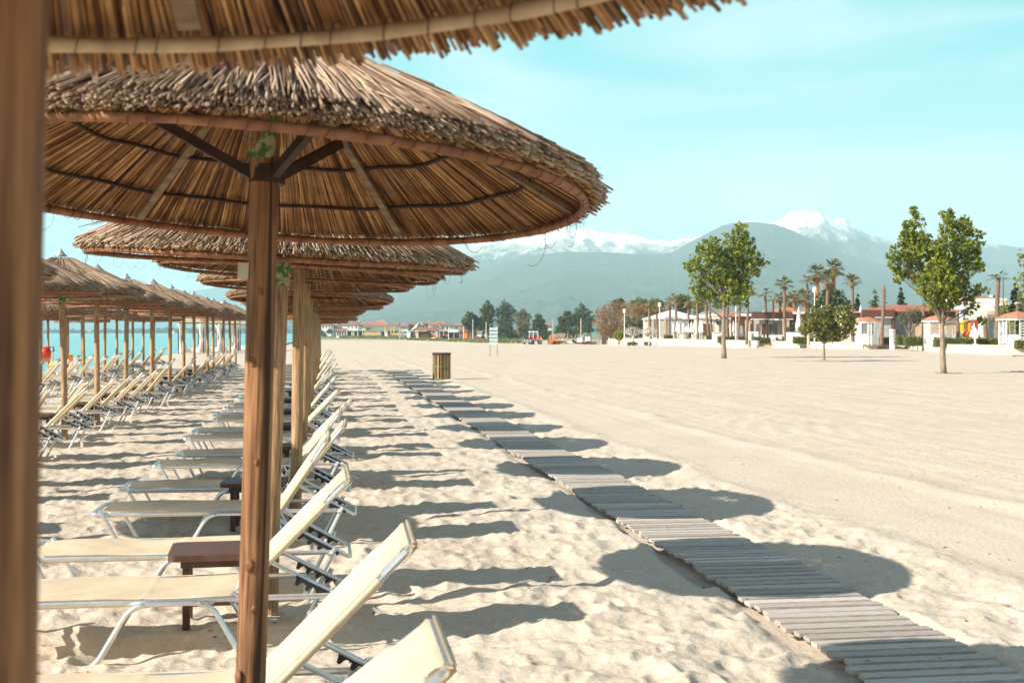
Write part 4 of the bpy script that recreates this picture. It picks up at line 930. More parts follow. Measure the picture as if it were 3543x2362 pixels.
f.box('rear_wall', 2604, 2736, 1106, None, 4.5, 4.8, STONEB)
f = Far('restaurant', 'restaurant wing with an orange tiled roof behind the small round tree', 'restaurant', 2770, 156, TZ)
f.hip('tiled_roof', 2716, 2800, 1077, 1058, 3, 10, TILE, .25, .2); f.box('fascia', 2716, 2812, 1077, 1085, 2.75, 2.98, WHITE); f.box('louvred_fascia', 2738, 2960, 1086, 1117, 0, .4, BROWN)
f.box('glazing', 2738, 2800, 1117.5, 1166, .6, .7, GLASS); f.box('pillar', 2724, 2735, 1106, None, .2, .6, STONEB); f.box('rear_wall', 2718, 2955, 1086, None, 3, 9.6, OFFW); f.box('red_door', 2800, 2812, 1130, 1166, .5, .58, RED)
f = Far('restaurant', 'long brown restaurant front under a red tiled roof beside the gazebos', 'restaurant', 3080, 136, TZ)
f.box('louvred_fascia', 2982, 3086, 1072, 1099, -.2, .3, BROWN); f.box('low_roof', 2952, 2984, 1080, 1083, 0, 3, TILER); f.box('low_fascia', 2954, 2980, 1083.5, 1100, .2, .5, BROWN)
f.box('corner_post', 3086.3, 3093, 1070, None, -.25, .1, BROWN); f.box('blind', 3028, 3084, 1099.5, 1165, .1, .16, GLASSL); f.box('blind_rail', 3026, 3085, 1097, 1099.2, -.45, -.22, WHITE); f.box('glazing', 2985, 3026, 1101, 1165, .3, .4, GLASS)
f.hip('tiled_roof', 3040, 3330, 1074, 1052, .4, 9, TILER, .45, .3); f.box('dark_eave', 3094, 3325, 1075, 1098, .9, 1.2, BROWND); f.box('glazing', 3094, 3160, 1098.5, 1165, 1.0, 1.1, GLASS); f.box('wall', 3162, 3325, 1098.5, None, 1.0, 7.5, STONEB)
f.box('rear_wall', 2955, 3160, 1076, None, 5, 8, OFFW)
f = Far('villa', 'cream two storey building with a red roof edge behind the playground', 'building', 3400, 150, TZ)
f.box('wall', 3332, 3485, 1032, None, 0, 8, OFFW); f.box('tan_band', 3444, 3484, 1036, 1046, -.08, -.003, STONEB); f.hip('tiled_roof', 3342, 3442, 1029, 1018, .5, 8, TILER, .3, .2); f.box('balcony', 3430, 3486, 1049, 1058, -1.2, -.1, WHITE); f.box('balcony_slab', 3405, 3486, 1076, 1088, -1.0, -.1, STONEB)
f.box('chimney', 3441, 3446, 1020, 1032, 1, 1.6, WHITE); f.box('window', 3448, 3462, 1058.5, 1075, -.06, -.003, GLASS); f.box('window', 3330, 3350, 1100, 1160, -.06, -.003, GLASS); f.box('doorway', 3420, 3440, 1100, None, -.06, -.003, GLASS); f.box('pillar', 3385, 3410, 1090, None, -.5, -.1, OFFW)
f = Far('blue_sign', 'blue board sign fixed high between the restaurant and the villa', 'sign', 3337, 134, TZ); f.box('board', 3324, 3350, 1070, 1088, -.1, 0, BLUE); f.box('bracket', 3335, 3339, 1088, None, .02, .12, BROWND)

# ------------------------------------------------------------ gazebos
def gazebo(label, x0, x1, yr, ye, yb, Z):
    f = Far('gazebo', label, 'gazebo', (x0 + x1) / 2, Z, TZ, group='white lattice gazebos on the terrace wall'); f.Z = Z
    w = (x1 - x0) * f.s; h = f.H(ye); a = w / 2; hr = f.H(yr)
    m = MB(); m.lathe([(a * 1.16, h), (a * .62, h + (hr - h) * .62), (.02, hr)], 8, a0=R(22.5), caps=False); m.lathe([(a * 1.16, h), (a * .9, h - .02)], 8, a0=R(22.5), caps=False); m.build('roof', TERRA, f.t)
    m = MB(); m.lathe([(a * 1.08, h - .13), (a * 1.10, h - .13), (a * 1.10, h - .005), (a * 1.08, h - .005)], 8, a0=R(22.5)); m.build('eave', WHITE, f.t)
    for k in range(6):
        q = R(k * 60 + 25); c, s_ = a * .93 * math.cos(q), a * .93 * math.sin(q); m = MB()
        e = Vector((-math.sin(q), math.cos(q), 0)) * (w * .075)
        for z in [0]:
            m.bar(Vector((c, s_, -.1)) - e, Vector((c, s_, h - .13)) - e, .055); m.bar(Vector((c, s_, -.1)) + e, Vector((c, s_, h - .13)) + e, .055)
        n = 9
        for i in range(n):   # crossed laths
            za, zb = .1 + (h - .35) * i / n, .1 + (h - .35) * (i + 1) / n
            m.bar(Vector((c, s_, za)) - e, Vector((c, s_, zb)) + e, .05, .03); m.bar(Vector((c, s_, za)) + e, Vector((c, s_, zb)) - e, .05, .03)
        m.build('lattice_post', WHITE, f.t)
    for k in (1, 3, 4): 
        q = R(k * 60 + 55); m = MB(); c, s_ = a * .80 * math.cos(q), a * .80 * math.sin(q)
        poly = [(-a * .42, 0), (a * .42, 0), (a * .42, .75)] + [(a * .42 * math.cos(R(t)), .75 + .28 * math.sin(R(t))) for t in range(15, 180, 15)] + [(-a * .42, .75)]
        m.prism(poly, -.03, .03); o = m.build('bench_back', WHITE, f.t); o.location = (c, s_, .05); o.rotation_euler = (0, 0, q + math.pi / 2)
    m = MB(); m.lathe([(a * .55, .40), (a * .86, .40), (a * .86, .46), (a * .55, .46)], 12); m.build('bench_seat', WHITE, f.t)
    return f
g1 = gazebo('white lattice gazebo with a terracotta roof beside the poster column', 2962, 3042, 1095, 1112, 1186, 133)
g2 = gazebo('white lattice gazebo with a terracotta roof half hidden by the split topped poplar', 3196, 3300, 1088, 1108, 1190, 118)
g3 = gazebo('white lattice gazebo with a chimney cowl, cut by the picture edge', 3456, 3584, 1075, 1102, 1195, 102)
m = MB(); m.lathe([(.10, 0), (.10, .55), (.12, .56)], 10); m.lathe([(.05, .56), (.05, .66)], 8); m.lathe([(.28, .62), (.24, .70), (.12, .78), (.0, .8)], 14)
o = m.build('chimney_cowl', CAPM, g3.t, True); o.location = (0, 0, g3.H(1078))

# ------------------------------------------------------------ playground
Zp = 122
f = Far('slide', 'amber tunnel slide with a curling orange chute in the playground', 'slide', 3340, Zp, TZ)
def arch(mb, xc, w, z0, h, y0, y1, th):
    n = 10; o = [(xc - w / 2, z0)] + [(xc - w / 2 * math.cos(math.pi * k / n), z0 + h - w / 2 + w / 2 * math.sin(math.pi * k / n)) for k in range(n + 1)] + [(xc + w / 2, z0)]
    i = [(xc + (x - xc) * (1 - th), z0 + (z - z0) * (1 - th * .5)) for x, z in o]
    mb.prism(o + i[::-1], y0, y1)
m = MB(); arch(m, 0, 27 * f.s, f.H(1147), f.H(1107) - f.H(1147), -.3, .6, .38); m.build('tunnel', ORGY, f.t)
m = MB(); pts = [(0, -.3, f.H(1147)), (-.10, -.8, f.H(1150)), (-.35, -1.2, f.H(1158)), (-.6, -1.6, f.H(1166))]
for k in range(3):
    a, b = Vector(pts[k]), Vector(pts[k + 1]); m.bar(a, b, .5, .06); m.bar(a + Vector((-.25, 0, .12)), b + Vector((-.25, 0, .12)), .06, .28); m.bar(a + Vector((.25, 0, .12)), b + Vector((.25, 0, .12)), .06, .28)
m.build('chute', ORG, f.t)
for x in (-.3, .3): m = MB(); m.box((x, .3, f.H(1147) / 2), (.09, .09, f.H(1147))); m.build('leg', BROWND, f.t)
f = Far('slide', 'red arched slide with white side boards in the playground', 'slide', 3372, Zp + 3, TZ)
m = MB(); arch(m, 0, 20 * f.s, f.H(1140), f.H(1107) - f.H(1140), -.2, .4, .4); m.build('tunnel', RED, f.t)
m = MB(); m.bar((f.X(3361), -.3, f.H(1128)), (f.X(3376), -.9, f.H(1158)), .08, .26); m.build('side_board', WHITE, f.t)
m = MB(); m.bar((f.X(3380), .3, f.H(1128)), (f.X(3400), .9, f.H(1162)), .08, .26); m.build('side_board', WHITE, f.t)
m = MB(); m.bar((f.X(3370), -.2, f.H(1138)), (f.X(3390), -.9, 0), .4, .05); m.build('chute', RED, f.t)
f = Far('information_box', 'white box on a short white stalk behind the curved wall', 'box', 3374, 108, TZ); f.box('housing', 3367.5, 3382, 1147, 1169, -.12, .2, WHITE); f.box('stalk', 3372, 3376.5, 1169, None, -.03, .1, WHITE); f.box('foot', 3366, 3382, 1190, None, -.1, .2, WHITE)
f = Far('poster_column', 'white advertising column covered in faded posters at the terrace steps', 'column', 3088, 128)
m = MB(); m.lathe([(.28, -.1), (.28, f.H(1141)), (.30, f.H(1140.5)), (.30, f.H(1139))], 18); m.build('cylinder', WHITE, f.t)
for k, (c, a0, z0, z1) in enumerate((((.62, .42, .34), -125, 1143, 1152), ((.45, .50, .58), -120, 1155, 1166), ((.66, .52, .46), -130, 1168, 1178), ((.55, .50, .42), -100, 1180, 1190))):
    m = MB(); n = 6; vs = [(.284 * math.cos(R(a0 + 62 * i / n)), .284 * math.sin(R(a0 + 62 * i / n)), f.H(z)) for z in (z1, z0) for i in range(n + 1)]
    m.add(vs, [(i, i + 1, n + 2 + i, n + 1 + i) for i in range(n)]); m.build('poster', mat('poster_print', c, tuple(x * .55 for x in c), 9, .7, lo=.45, hi=.6), f.t)

# ------------------------------------------------------------ hedges
def hedge(label, x0, x1, y0, y1, Z, d=1.0):
    s = Z / FN; x, y = at((x0 + x1) / 2, Z); w = (x1 - x0) * s; h = zof(y0, Z) - TZ
    r = np.random.default_rng(int(x0)); n = int(max(500, w * h * 260 + w * d * 200)); P = np.stack([(r.random(n) - .5) * w, (r.random(n) - .5) * d, r.random(n) * h], 1)
    side = r.random(n); P[side < .45, 1] = -d / 2 + r.normal(size=(side < .45).sum()) * .04; P[(side > .45) & (side < .85), 2] = h + r.normal(size=((side > .45) & (side < .85)).sum()) * .04
    P[:, 2] += .05 * np.sin(P[:, 0] * 2.1 + x0)
    a = r.normal(size=(n, 3)); a /= np.linalg.norm(a, axis=1)[:, None]; c = np.cross(a, r.normal(size=(n, 3))); c /= np.linalg.norm(c, axis=1)[:, None]; q = .055 * (.6 + .8 * r.random(n))[:, None]
    V = np.stack([P - a * q, P + c * q * .7, P + a * q, P - c * q * .7], 1).reshape(-1, 3)
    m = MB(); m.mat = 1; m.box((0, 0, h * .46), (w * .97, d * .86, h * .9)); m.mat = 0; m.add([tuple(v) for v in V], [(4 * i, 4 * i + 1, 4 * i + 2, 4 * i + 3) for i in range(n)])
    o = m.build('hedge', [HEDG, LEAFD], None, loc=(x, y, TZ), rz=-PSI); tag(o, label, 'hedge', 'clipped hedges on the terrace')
hedge('small clipped box hedge by the tent pavilion corner', 2297, 2328, 1160, 1175, 172)
hedge('low hedge at the palms near the white serving wall', 2444, 2467, 1161, 1176, 161.5)
hedge('low hedge stretching behind the tall poplar trunk', 2482, 2592, 1164, 1178, 153)
hedge('low planting strip in front of the white chairs', 2606, 2722, 1168, 1179, 146.5, .6)
hedge('long clipped hedge behind the small round tree', 2742, 2948, 1165, 1182, 142)
hedge('clipped hedge in front of the gazebo beside the poster column', 2981, 3080, 1167, 1186, 135)
hedge('taller block of hedge just beyond the poster column', 3101, 3140, 1162, 1192, 124)
hedge('rounded clipped hedge under the olive tree', 3128, 3189, 1166, 1188, 119)
hedge('clipped hedge between two gazebos in front of the slides', 3230, 3452, 1170, 1194, 109)
hedge('hedge at the foot of the gazebo with the cowl', 3512, 3600, 1176, 1197, 99.5, .7)

# ------------------------------------------------------------ palms
def fan(mb, seed, n, L, up0, up1, blades=11, droop=.35):
    r = random.Random(seed)
    for k in range(n):
        a = 6.2832 * k / n + r.uniform(-.3, .3); up = r.uniform(up0, up1); e = Vector((math.cos(a) * math.cos(up), math.sin(a) * math.cos(up), math.sin(up))); l1 = L * r.uniform(.38, .55)
        p = e * l1 + Vector((0, 0, -.05 * L)); mb.tube([(0, 0, 0), tuple(e * l1 * .5), tuple(p)], [.03, .022, .015], 4)
        side = e.cross(Vector((0, 0, 1))).normalized(); upv = side.cross(e)
        for b in range(blades):
            w = (b / (blades - 1) - .5) * 2.5; dv = e * math.cos(w) + side * math.sin(w); lb = L * r.uniform(.42, .62) * (1 - .22 * abs(w)); wd = .035 * L
            q = p + dv * lb * .6 + upv * .02; t2 = p + dv * lb + Vector((0, 0, -droop * lb * r.uniform(.5, 1.3))); n2 = dv.cross(Vector((0, 0, 1))); n2 = n2.normalized() * wd if n2.length > .05 else side * wd
            mb.add([tuple(p), tuple(q - n2), tuple(t2), tuple(q + n2)], [(0, 1, 2, 3)])
GPALM = 'fan palms around the restaurant'
def palm(label, px_top, py_top, px_base, Z, w_px, kind, seed, orange=False):
    s = Z / FN; x, y = at(px_base, Z); H = zof(py_top, Z) - TZ; t = thing('palm_tree', label, 'palm', (x, y, TZ), -PSI, GPALM); r = random.Random(seed)
    m = MB(); pts = []; rr = []; n = 26; tr = w_px * s / 2; dx = (px_top - px_base) * s
    for i in range(n + 1):
        u = i / n; pts.append((dx * u + .05 * math.sin(u * 5 + seed), .05 * math.sin(u * 4), -.1 + (H + .1) * u)); rr.append(tr * (1.15 - .2 * u + .14 * (i % 2) + r.uniform(-.05, .05)))
    if kind == 'bare': rr[-1] *= .3; rr[-2] *= .6; rr[-3] *= .85
    m.tube(pts, rr, 9); m.build('trunk', OTRUNK if orange else PTRUNK, t, True)
    def crown(name, mt, *a):
        mb = MB(); fan(mb, *a); o = mb.build(name, mt, t); o.location = (dx, 0, H)
    L = {'full': 1.9, 'fan': 1.35, 'sparse': 1.2, 'brown': 1.2, 'bare': 0}[kind]
    if kind == 'full': crown('crown', FROND, seed, 34, L, -.5, 1.3); crown('dead_skirt', FRONDD, seed + 1, 12, L * .7, -1.2, -.5)
    if kind == 'fan': crown('crown', FROND, seed, 22, L, -.15, 1.1); crown('dead_skirt', FRONDD, seed + 1, 8, L * .6, -1.1, -.3)
    if kind == 'sparse': crown('crown', FROND, seed, 9, L, -.3, .9)
    if kind == 'brown': crown('crown', FROND, seed, 10, L, .1, 1.2); crown('dead_skirt', FRONDD, seed + 1, 14, L * .8, -.9, .1)
PALMS = [
 ('thin palm with a small crown at the outer edge of the tent pavilion', 2247, 1047, 2250, 177, 8.5, 'sparse', 1), ('short thin palm leaning in front of the pavilion corner', 2271, 1068, 2278, 175.5, 8, 'sparse', 2),
 ('dark stemmed palm before the pavilion clear wall', 2317, 1047, 2318, 172, 8, 'brown', 3), ('palm leaning over the tent roof', 2336, 1034, 2343, 171, 8.5, 'brown', 4),
 ('palm with a shaggy brown crown above the tent peak', 2381, 1043, 2380, 167.5, 8, 'brown', 5), ('headless palm trunk standing before the tent pavilion end', 2413, 1041, 2414, 165, 9, 'bare', 6),
 ('dark headless palm trunk beside the brown shutters', 2443, 1038, 2452, 162, 8.5, 'bare', 7), ('slender pale palm trunk leaning beside the black lamp', 2454, 1030, 2466, 160, 8, 'sparse', 8),
 ('stout palm right behind the tall poplar trunk', 2515, 1040, 2520, 154, 11, 'sparse', 9), ('palm at the flagpole, hidden above by poplar leaves', 2558, 1050, 2556, 151, 7, 'sparse', 10),
 ('palm standing clear of the tall poplar crown', 2586, 1012, 2585, 146, 8.5, 'fan', 11), ('short crowned palm above the brown pergola roof', 2649, 1015, 2648, 154, 9, 'sparse', 12),
 ('low palm with drooping fronds over the pergola', 2675, 1037, 2677, 158, 9, 'sparse', 13), ('low bushy palm behind the tall slim pergola palm', 2700, 1030, 2699, 156, 9, 'brown', 14),
 ('tall slim palm with a flat green crown beside the pergola', 2713, 983, 2719, 146, 9, 'fan', 15), ('low palm with a ragged crown above the orange tiles', 2748, 1022, 2748, 160, 8, 'brown', 16),
 ('bushy green palm behind the orange tiled roof', 2786, 1030, 2788, 175, 8, 'full', 17), ('tall thin palm with a tiny crown by the big orange ones', 2793, 972, 2800, 148, 7.5, 'sparse', 18),
 ('big palm with a stout orange trunk and wide crown', 2828, 948, 2830, 172, 13, 'full', 19), ('tallest palm with an orange trunk and the highest crown', 2885, 930, 2886, 172, 13, 'full', 20),
 ('palm with an ochre crown in front of the dark evergreen', 2864, 975, 2864, 142, 11, 'brown', 21), ('palm with a flat yellowish crown before the dark cypress', 2948, 975, 2952, 140, 9.5, 'fan', 22),
 ('shaggy headless palm trunk in front of the brown restaurant', 3058, 985, 3052, 128, 11, 'bare', 23), ('headless palm stub behind the half hidden gazebo', 3195, 1062, 3195, 122, 10, 'bare', 24),
 ('stout palm stub between gazebo and amber slide', 3314, 1072, 3314, 120, 12, 'bare', 25), ('short thick palm stub in front of the cream villa', 3411, 1095, 3411, 122, 13, 'bare', 26),
 ('leaning palm with upswept fronds beside the cypress pair', 3453, 962, 3451, 117, 14, 'sparse', 27), ('small bushy palm seen behind the brown restaurant roof', 3018, 1056, 3018, 190, 8, 'brown', 28), ('distant palm crown peeping over the restaurant', 2735, 1045, 2735, 190, 8, 'full', 29)]
for p in PALMS: palm(*p, orange=p[7] in (17, 19, 20))
m = MB(); m.box((0, 0, .10), (.10, .22, .14), (.5, 0, 0)); m.box((0, .13, .2), (.08, .1, .09)); m.box((0, -.16, .05), (.06, .16, .03), (.4, 0, 0))
x, y = at(2862, 172); o = m.build('bird', BLACK, None, loc=(x, y, zof(903, 172)), rz=1); tag(o, 'small dark bird perched on the tallest palm crown', 'bird')
def cypress(label, px, py0, py1, w, Z, seed):
    s = Z / FN; x, y = at(px, Z); H = zof(py0, Z) - TZ; r = w * s / 2; t = thing('cypress_tree', label, 'tree', (x, y, TZ), -PSI, 'dark cypresses behind the restaurant')
    B = [(0.1 * math.sin(k * 2.3) * r, 0, H * (.16 + .8 * k / 11), r * (1 - (k / 11.5) ** 1.6) * (.85 + .3 * ((k * 37) % 10) / 10)) for k in range(12)]
    put(leaves_mesh(B, 1800, .30, seed, 'crown', CYP, 1.5, .5), 'crown', t); m = MB(); m.tube([(0, 0, -.1), (0, 0, H * .9)], [.14, .03], 7); m.build('trunk', TRUNK, t)
for a in (('cypress beside the flat crowned yellowish palm', 2966, 990, 0, 34, 152, 1), ('slim cypress half behind the flat crowned palm', 2937, 1008, 0, 18, 154, 2), ('small cypress tip behind the shaggy headless trunk', 3068, 1030, 0, 16, 160, 3), ('broad dark cypress behind the red tiled roof', 3117, 972, 0, 46, 150, 4), ('dark cypress above the gazebo with the cowl', 3512, 935, 0, 34, 118, 5), ('thin cypress tip behind the cream villa', 3439, 990, 0, 12, 175, 6), ('second dark cypress touching the one above the cowl', 3532, 972, 0, 26, 121, 7)): cypress(*a)
def shrub_px(name, label, blobs, n, leaf, mt, seed, px, Z, base, tr=.1, cat='tree', group=None, tm=None):
    s = Z / FN; x, y = at(px, Z); r = random.Random(seed); B = [((a - px) * s, r.uniform(-.6, .6) * q * s, zof(b, Z) - base, q * s) for a, b, q in blobs]
    t = thing(name, label, cat, (x, y, base), -PSI, group); put(leaves_mesh(B, n, leaf, seed, 'crown', mt, 1, .4), 'crown', t)
    trunk_mb(tr, max(b[2] for b in B) * .8, (0, 0), B[:8], seed, .2).build('trunk', tm or TRUNK, t, True); return t
shrub_px('evergreen_tree', 'dense dark evergreen behind the small round tree', [(2868, 1010, 26), (2845, 1045, 34), (2885, 1040, 40), (2905, 1065, 30), (2830, 1075, 34), (2870, 1080, 40), (2910, 1085, 24)], 3000, .26, LEAFD, 41, 2870, 158, TZ, .2)
shrub_px('olive_tree', 'grey green olive tree with bare forked stems beside the poster column', [(3120, 1095, 16), (3145, 1088, 20), (3170, 1085, 20), (3185, 1100, 16), (3155, 1105, 18), (3130, 1112, 14), (3175, 1115, 14)], 2200, .10, LEAFO, 42, 3146, 121, TZ, .12)
shrub_px('young_poplar', 'slim light green young tree behind the brown restaurant', [(3025, 1010, 7), (3030, 1030, 9), (3024, 1050, 10), (3032, 1062, 8), (3038, 1040, 6)], 420, .20, LEAFG, 43, 3028, 175, TZ, .06)
shrub_px('leafy_tree', 'light leafy tree between the villa and the cowl gazebo', [(3470, 1085, 22), (3485, 1065, 20), (3460, 1105, 20), (3490, 1100, 22), (3440, 1110, 14)], 1500, .17, LEAFG, 44, 3475, 124, TZ, .1)
shrub_px('orange_tree', 'small yellow green tree seen through the cowl gazebo', [(3490, 1130, 20), (3480, 1150, 18), (3500, 1155, 18)], 900, .13, LEAFY, 45, 3490, 110, TZ, .07)
# ------------------------------------------------------------ closed white parasols and chairs on the terrace
def closed_parasol(label, px, py0, py1, w, Z, cream=False, group='closed white parasols on the terrace', foot=True):
    s = Z / FN; x, y = at(px, Z); t = thing('closed_parasol', label, 'parasol', (x, y, TZ), -PSI, group); H = zof(py0, Z) - TZ; hb = zof(py1, Z) - TZ; r = w * s / 2
    m = MB(); n = 18; P = [(.02, H), (r * .45, H - (H - hb) * .12), (r * .62, H - (H - hb) * .45), (r * .95, H - (H - hb) * .72), (r * 1.0, hb)]
    vs = [(q * (1 + .22 * math.cos(6 * 6.2832 * j / n + z)) * math.cos(6.2832 * j / n), q * (1 + .22 * math.cos(6 * 6.2832 * j / n + z)) * math.sin(6.2832 * j / n), z) for q, z in P for j in range(n)]
    m.add(vs, [(i * n + j, i * n + (j + 1) % n, (i + 1) * n + (j + 1) % n, (i + 1) * n + j) for i in range(len(P) - 1) for j in range(n)] + [tuple((len(P) - 1) * n + j for j in range(n))])
    m.build('folded_canopy', CURT if cream else CANV, t, True)
    m = MB(); m.lathe([(r * .72, hb + (H - hb) * .45), (r * .76, hb + (H - hb) * .48), (r * .7, hb + (H - hb) * .52)], 12); m.build('tie', WHITE, t)
    m = MB(); m.tube([(0, 0, -.02), (0, 0, H + .06)], .035, 8); m.build('pole', WHITE, t)
    m = MB(); m.lathe([(.3, -.02), (.3, .08), (.08, .12)], 12); m.build('base', WHITE, t)
for i, (px, a, b, w, Z, lab) in enumerate(((2330, 1120, 1152, 8, 171.0, 'closed white parasol standing outermost of the terrace cluster'), (2344, 1112, 1148, 12, 170.0, 'closed white parasol with a wide bulging fold near the cluster edge'), (2350, 1118, 1156, 9, 169.6, 'slim closed white parasol pressed against a wider one'), (2364, 1117, 1152, 9, 168.6, 'closed white parasol in the middle of the cluster'), (2376, 1113, 1150, 12, 167.8, 'tall closed white parasol before the brown wall'), (2382, 1118, 1150, 8, 167.4, 'thin closed white parasol beside a tall one before the brown wall'), (2393, 1113, 1150, 13, 166.6, 'closed white parasol shaped like a cone'), (2401, 1117, 1152, 8, 166.0, 'thin closed white parasol touching the cone shaped one'), (2421, 1112, 1150, 9, 164.6, 'closed white parasol next to a headless palm trunk'), (2429, 1109, 1152, 13, 164.1, 'closed white parasol at the inner end of the cluster'))):
    closed_parasol(lab, px, a, b, w, Z)
closed_parasol('big closed cream parasol hanging in long folds above a white wall', 2764, 1062, 1147, 21, 143, True)
closed_parasol('closed white parasol tip rising behind the evergreen', 2843, 1057, 1085, 9, 150); closed_parasol('closed white parasol tip beside the brown louvred restaurant', 2978, 1058, 1080, 10, 142); closed_parasol('closed white parasol behind the small round tree', 2805, 1068, 1130, 8, 144)
closed_parasol('closed white parasol in the restaurant doorway', 2538, 1112, 1150, 8, 153)
def boxthing(name, label, cat, x0, x1, y0, y1, Z, d, mt, part='body', base=None, extra=None, group=None):
    f = Far(name, label, cat, (x0 + x1) / 2, Z, base, group=group); f.box(part, x0, x1, y0, y1, 0, d, mt)
    if extra: extra(f)
    return f
boxthing('serving_wall', 'low white serving wall behind the tall poplar trunk', 'wall', 2467, 2497, 1150, None, 158.5, .4, WHITE, base=TZ, extra=lambda f: f.box('counter', 2466, 2498, 1148.5, 1150, -.1, .5, WHITE))
boxthing('serving_wall', 'white screen wall at the pergola corner post', 'wall', 2591, 2624, 1147, None, 147, .25, WHITE, base=TZ, extra=lambda f: f.box('end_post', 2591, 2599, 1147.5, None, -.15, -.005, OFFW))
boxthing('serving_wall', 'white wall below the big cream parasol', 'wall', 2723, 2770, 1149, None, 145, .3, WHITE, base=TZ, extra=lambda f: f.box('lower_wall', 2770, 2782, 1157, None, 0.02, .28, WHITE))
def chair(label, px, Z, rz, group='white chairs on the terrace'):
    x, y = at(px, Z); t = thing('terrace_chair', label, 'chair', (x, y, TZ), rz, group)
    m = MB(); m.box((0, 0, .44), (.5, .5, .05)); m.build('seat', WHITE, t); m = MB(); m.box((0, .24, .72), (.5, .05, .5), (.12, 0, 0)); m.build('backrest', WHITE, t)
    for a in (-.22, .22):
        for b in (-.22, .22): m = MB(); m.bar((a, b, 0), (a * .95, b * .95, .43), .035); m.build('leg', WHITE, t)
    return t
c0 = None; CW = ['at the pergola corner', 'beside the pergola middle post', 'beyond the pergola middle post', 'under the slim tall palm', 'by the white railing', 'under the pergola awning', 'close to the cluster of closed parasols', 'before the clear pavilion wall', 'between two closed parasols', 'at the end of the closed parasols', 'by the brown shutters', 'in front of the pergola planting']
for i, (px, Z) in enumerate(((2632, 147), (2644, 148), (2668, 147), (2684, 147), (2697, 146.5), (2658, 150), (2336, 174), (2356, 173), (2370, 172), (2390, 170), (2410, 168), (2676, 145.5))):
    l = 'white terrace chair ' + CW[i]
    if c0 is None: c0 = chair(l, px, Z, -PSI + 3.1)
    else: x, y = at(px, Z); dup(c0, (x, y, TZ), -PSI + rnd.choice((0, 1.4, 3.1, -1.5)), l)
def tubepost(name, label, cat, px, py0, Z, r, mt, base=None, head=None, group=None):
    x, y = at(px, Z); b = gz(x, y) if base is None else base; H = zof(py0, Z) - b; t = thing(name, label, cat, (x, y, b), -PSI, group); m = MB(); m.tube([(0, 0, -.3), (0, 0, H)], [r, r * .7], 8); m.build('post', mt, t)
    if head == 'globe': m = MB(); m.lathe([(.05, 0), (.20, .08), (.20, .5), (.05, .58), (.01, .6)], 12); o = m.build('lantern', WHITE, t, True); o.location = (0, 0, H)
    if head == 'arms':
        m = MB(); m.bar((-.35, 0, -.2), (.35, 0, -.2), .05); o = m.build('crossarm', BROWND, t); o.location = (0, 0, H)
        for a in (-.33, .33): m = MB(); m.lathe([(.05, -.15), (.14, .05), (.10, .25), (.02, .3)], 8); o = m.build('lantern', BLACK, t); o.location = (a, 0, H - .05)
    if head == 'wires': m = MB(); m.bar((-.6, 0, -.4), (.6, 0, -.4), .08); o = m.build('crossarm', GREY, t); o.location = (0, 0, H)
    return t
tubepost('lamp_post', 'white lamp post with a small lantern beside the rust coloured trees', 'lamp', 2160.5, 1083, 176, .07, WHITE, head='globe'); tubepost('lamp_post', 'thin white lamp post before the tent pavilion', 'lamp', 2282.5, 1062, 166, .06, WHITE, head='globe')
tubepost('lamp_post', 'white lamp post behind the small round tree', 'lamp', 2818, 1012, 134, .06, WHITE, head='globe'); tubepost('flagpole', 'bare white flagpole standing in front of the cream wall', 'flagpole', 2546, 1058, 138, .07, WHITE)
tubepost('lamp_post', 'short black twin lantern lamp beside a slender palm', 'lamp', 2470.5, 1108, 159.5, .06, BLACK, TZ, 'arms'); tubepost('lightning_rod', 'thin dark rod beside the leaning upswept palm', 'rod', 3471, 964, 130, .06, BROWND, TZ)
tubepost('utility_pole', 'grey utility pole with a crossarm in front of the hedge of trees', 'pole', 1913.5, 1103, 330, .16, GREY, head='wires'); tubepost('utility_pole', 'wooden utility pole by the teal netting', 'pole', 2010, 1102, 300, .14, TAN)
for px, l in ((2226, 'white bollard post by the outer pollarded tree'), (2258, 'white bollard post by the inner pollarded tree')): tubepost('bollard', l, 'bollard', px, 1160, 165, .05, WHITE)
def pollard(label, px, py, top, Z=None):
    Z = Z or atbase(px, py); x, y = at(px, Z); t = thing('pollarded_tree', label, 'tree', (x, y, gz(x, y)), -PSI, 'bare pollarded trees by the wall'); s = Z / FN; H = (py - top) * s; r = random.Random(px)
    m = MB(); m.tube([(0, 0, -.2), (.03, 0, H * .3), (0, 0, H * .55)], [.16, .13, .12], 8)
    for k in range(9):
        a = (k - 4) / 4 * 1.15; e = Vector((math.sin(a) * H * .52, r.uniform(-.5, .5), H * .55 + math.cos(a) * H * .46)); mid = Vector((e.x * .6, e.y * .5, H * .55 + (e.z - H * .55) * .35)); m.tube([(0, 0, H * .5), tuple(mid), tuple(e)], [.09, .07, .05], 6)
        for q in (-.3, .3): m.tube([tuple(mid.lerp(e, .5)), tuple(e + Vector((q, r.uniform(-.2, .2), .1)))], [.045, .02], 5)
    m.build('trunk', PALE, t, True)
pollard('bare pollarded tree with a bush at its foot, the outer one of the pair', 2190, 1195, 1132); pollard('bare pollarded tree in front of a thin palm, the inner one of the pair', 2246, 1197, 1132)
def bush(label, px, py, w, h, seed, mt, Z=None, leaf=.12, n=700):
    Z = Z or atbase(px, py); s = Z / FN; x, y = at(px, Z); B = [((k - 1) * w * s * .28, 0, h * s * (.35 + .1 * (k == 1)), w * s * .26) for k in range(3)]
    o = put(leaves_mesh(B, n, leaf, seed, 'bush', mt, h / w * 1.3, .5), 'bush', None, (x, y, gz(x, y)), -PSI); tag(o, label, 'bush')
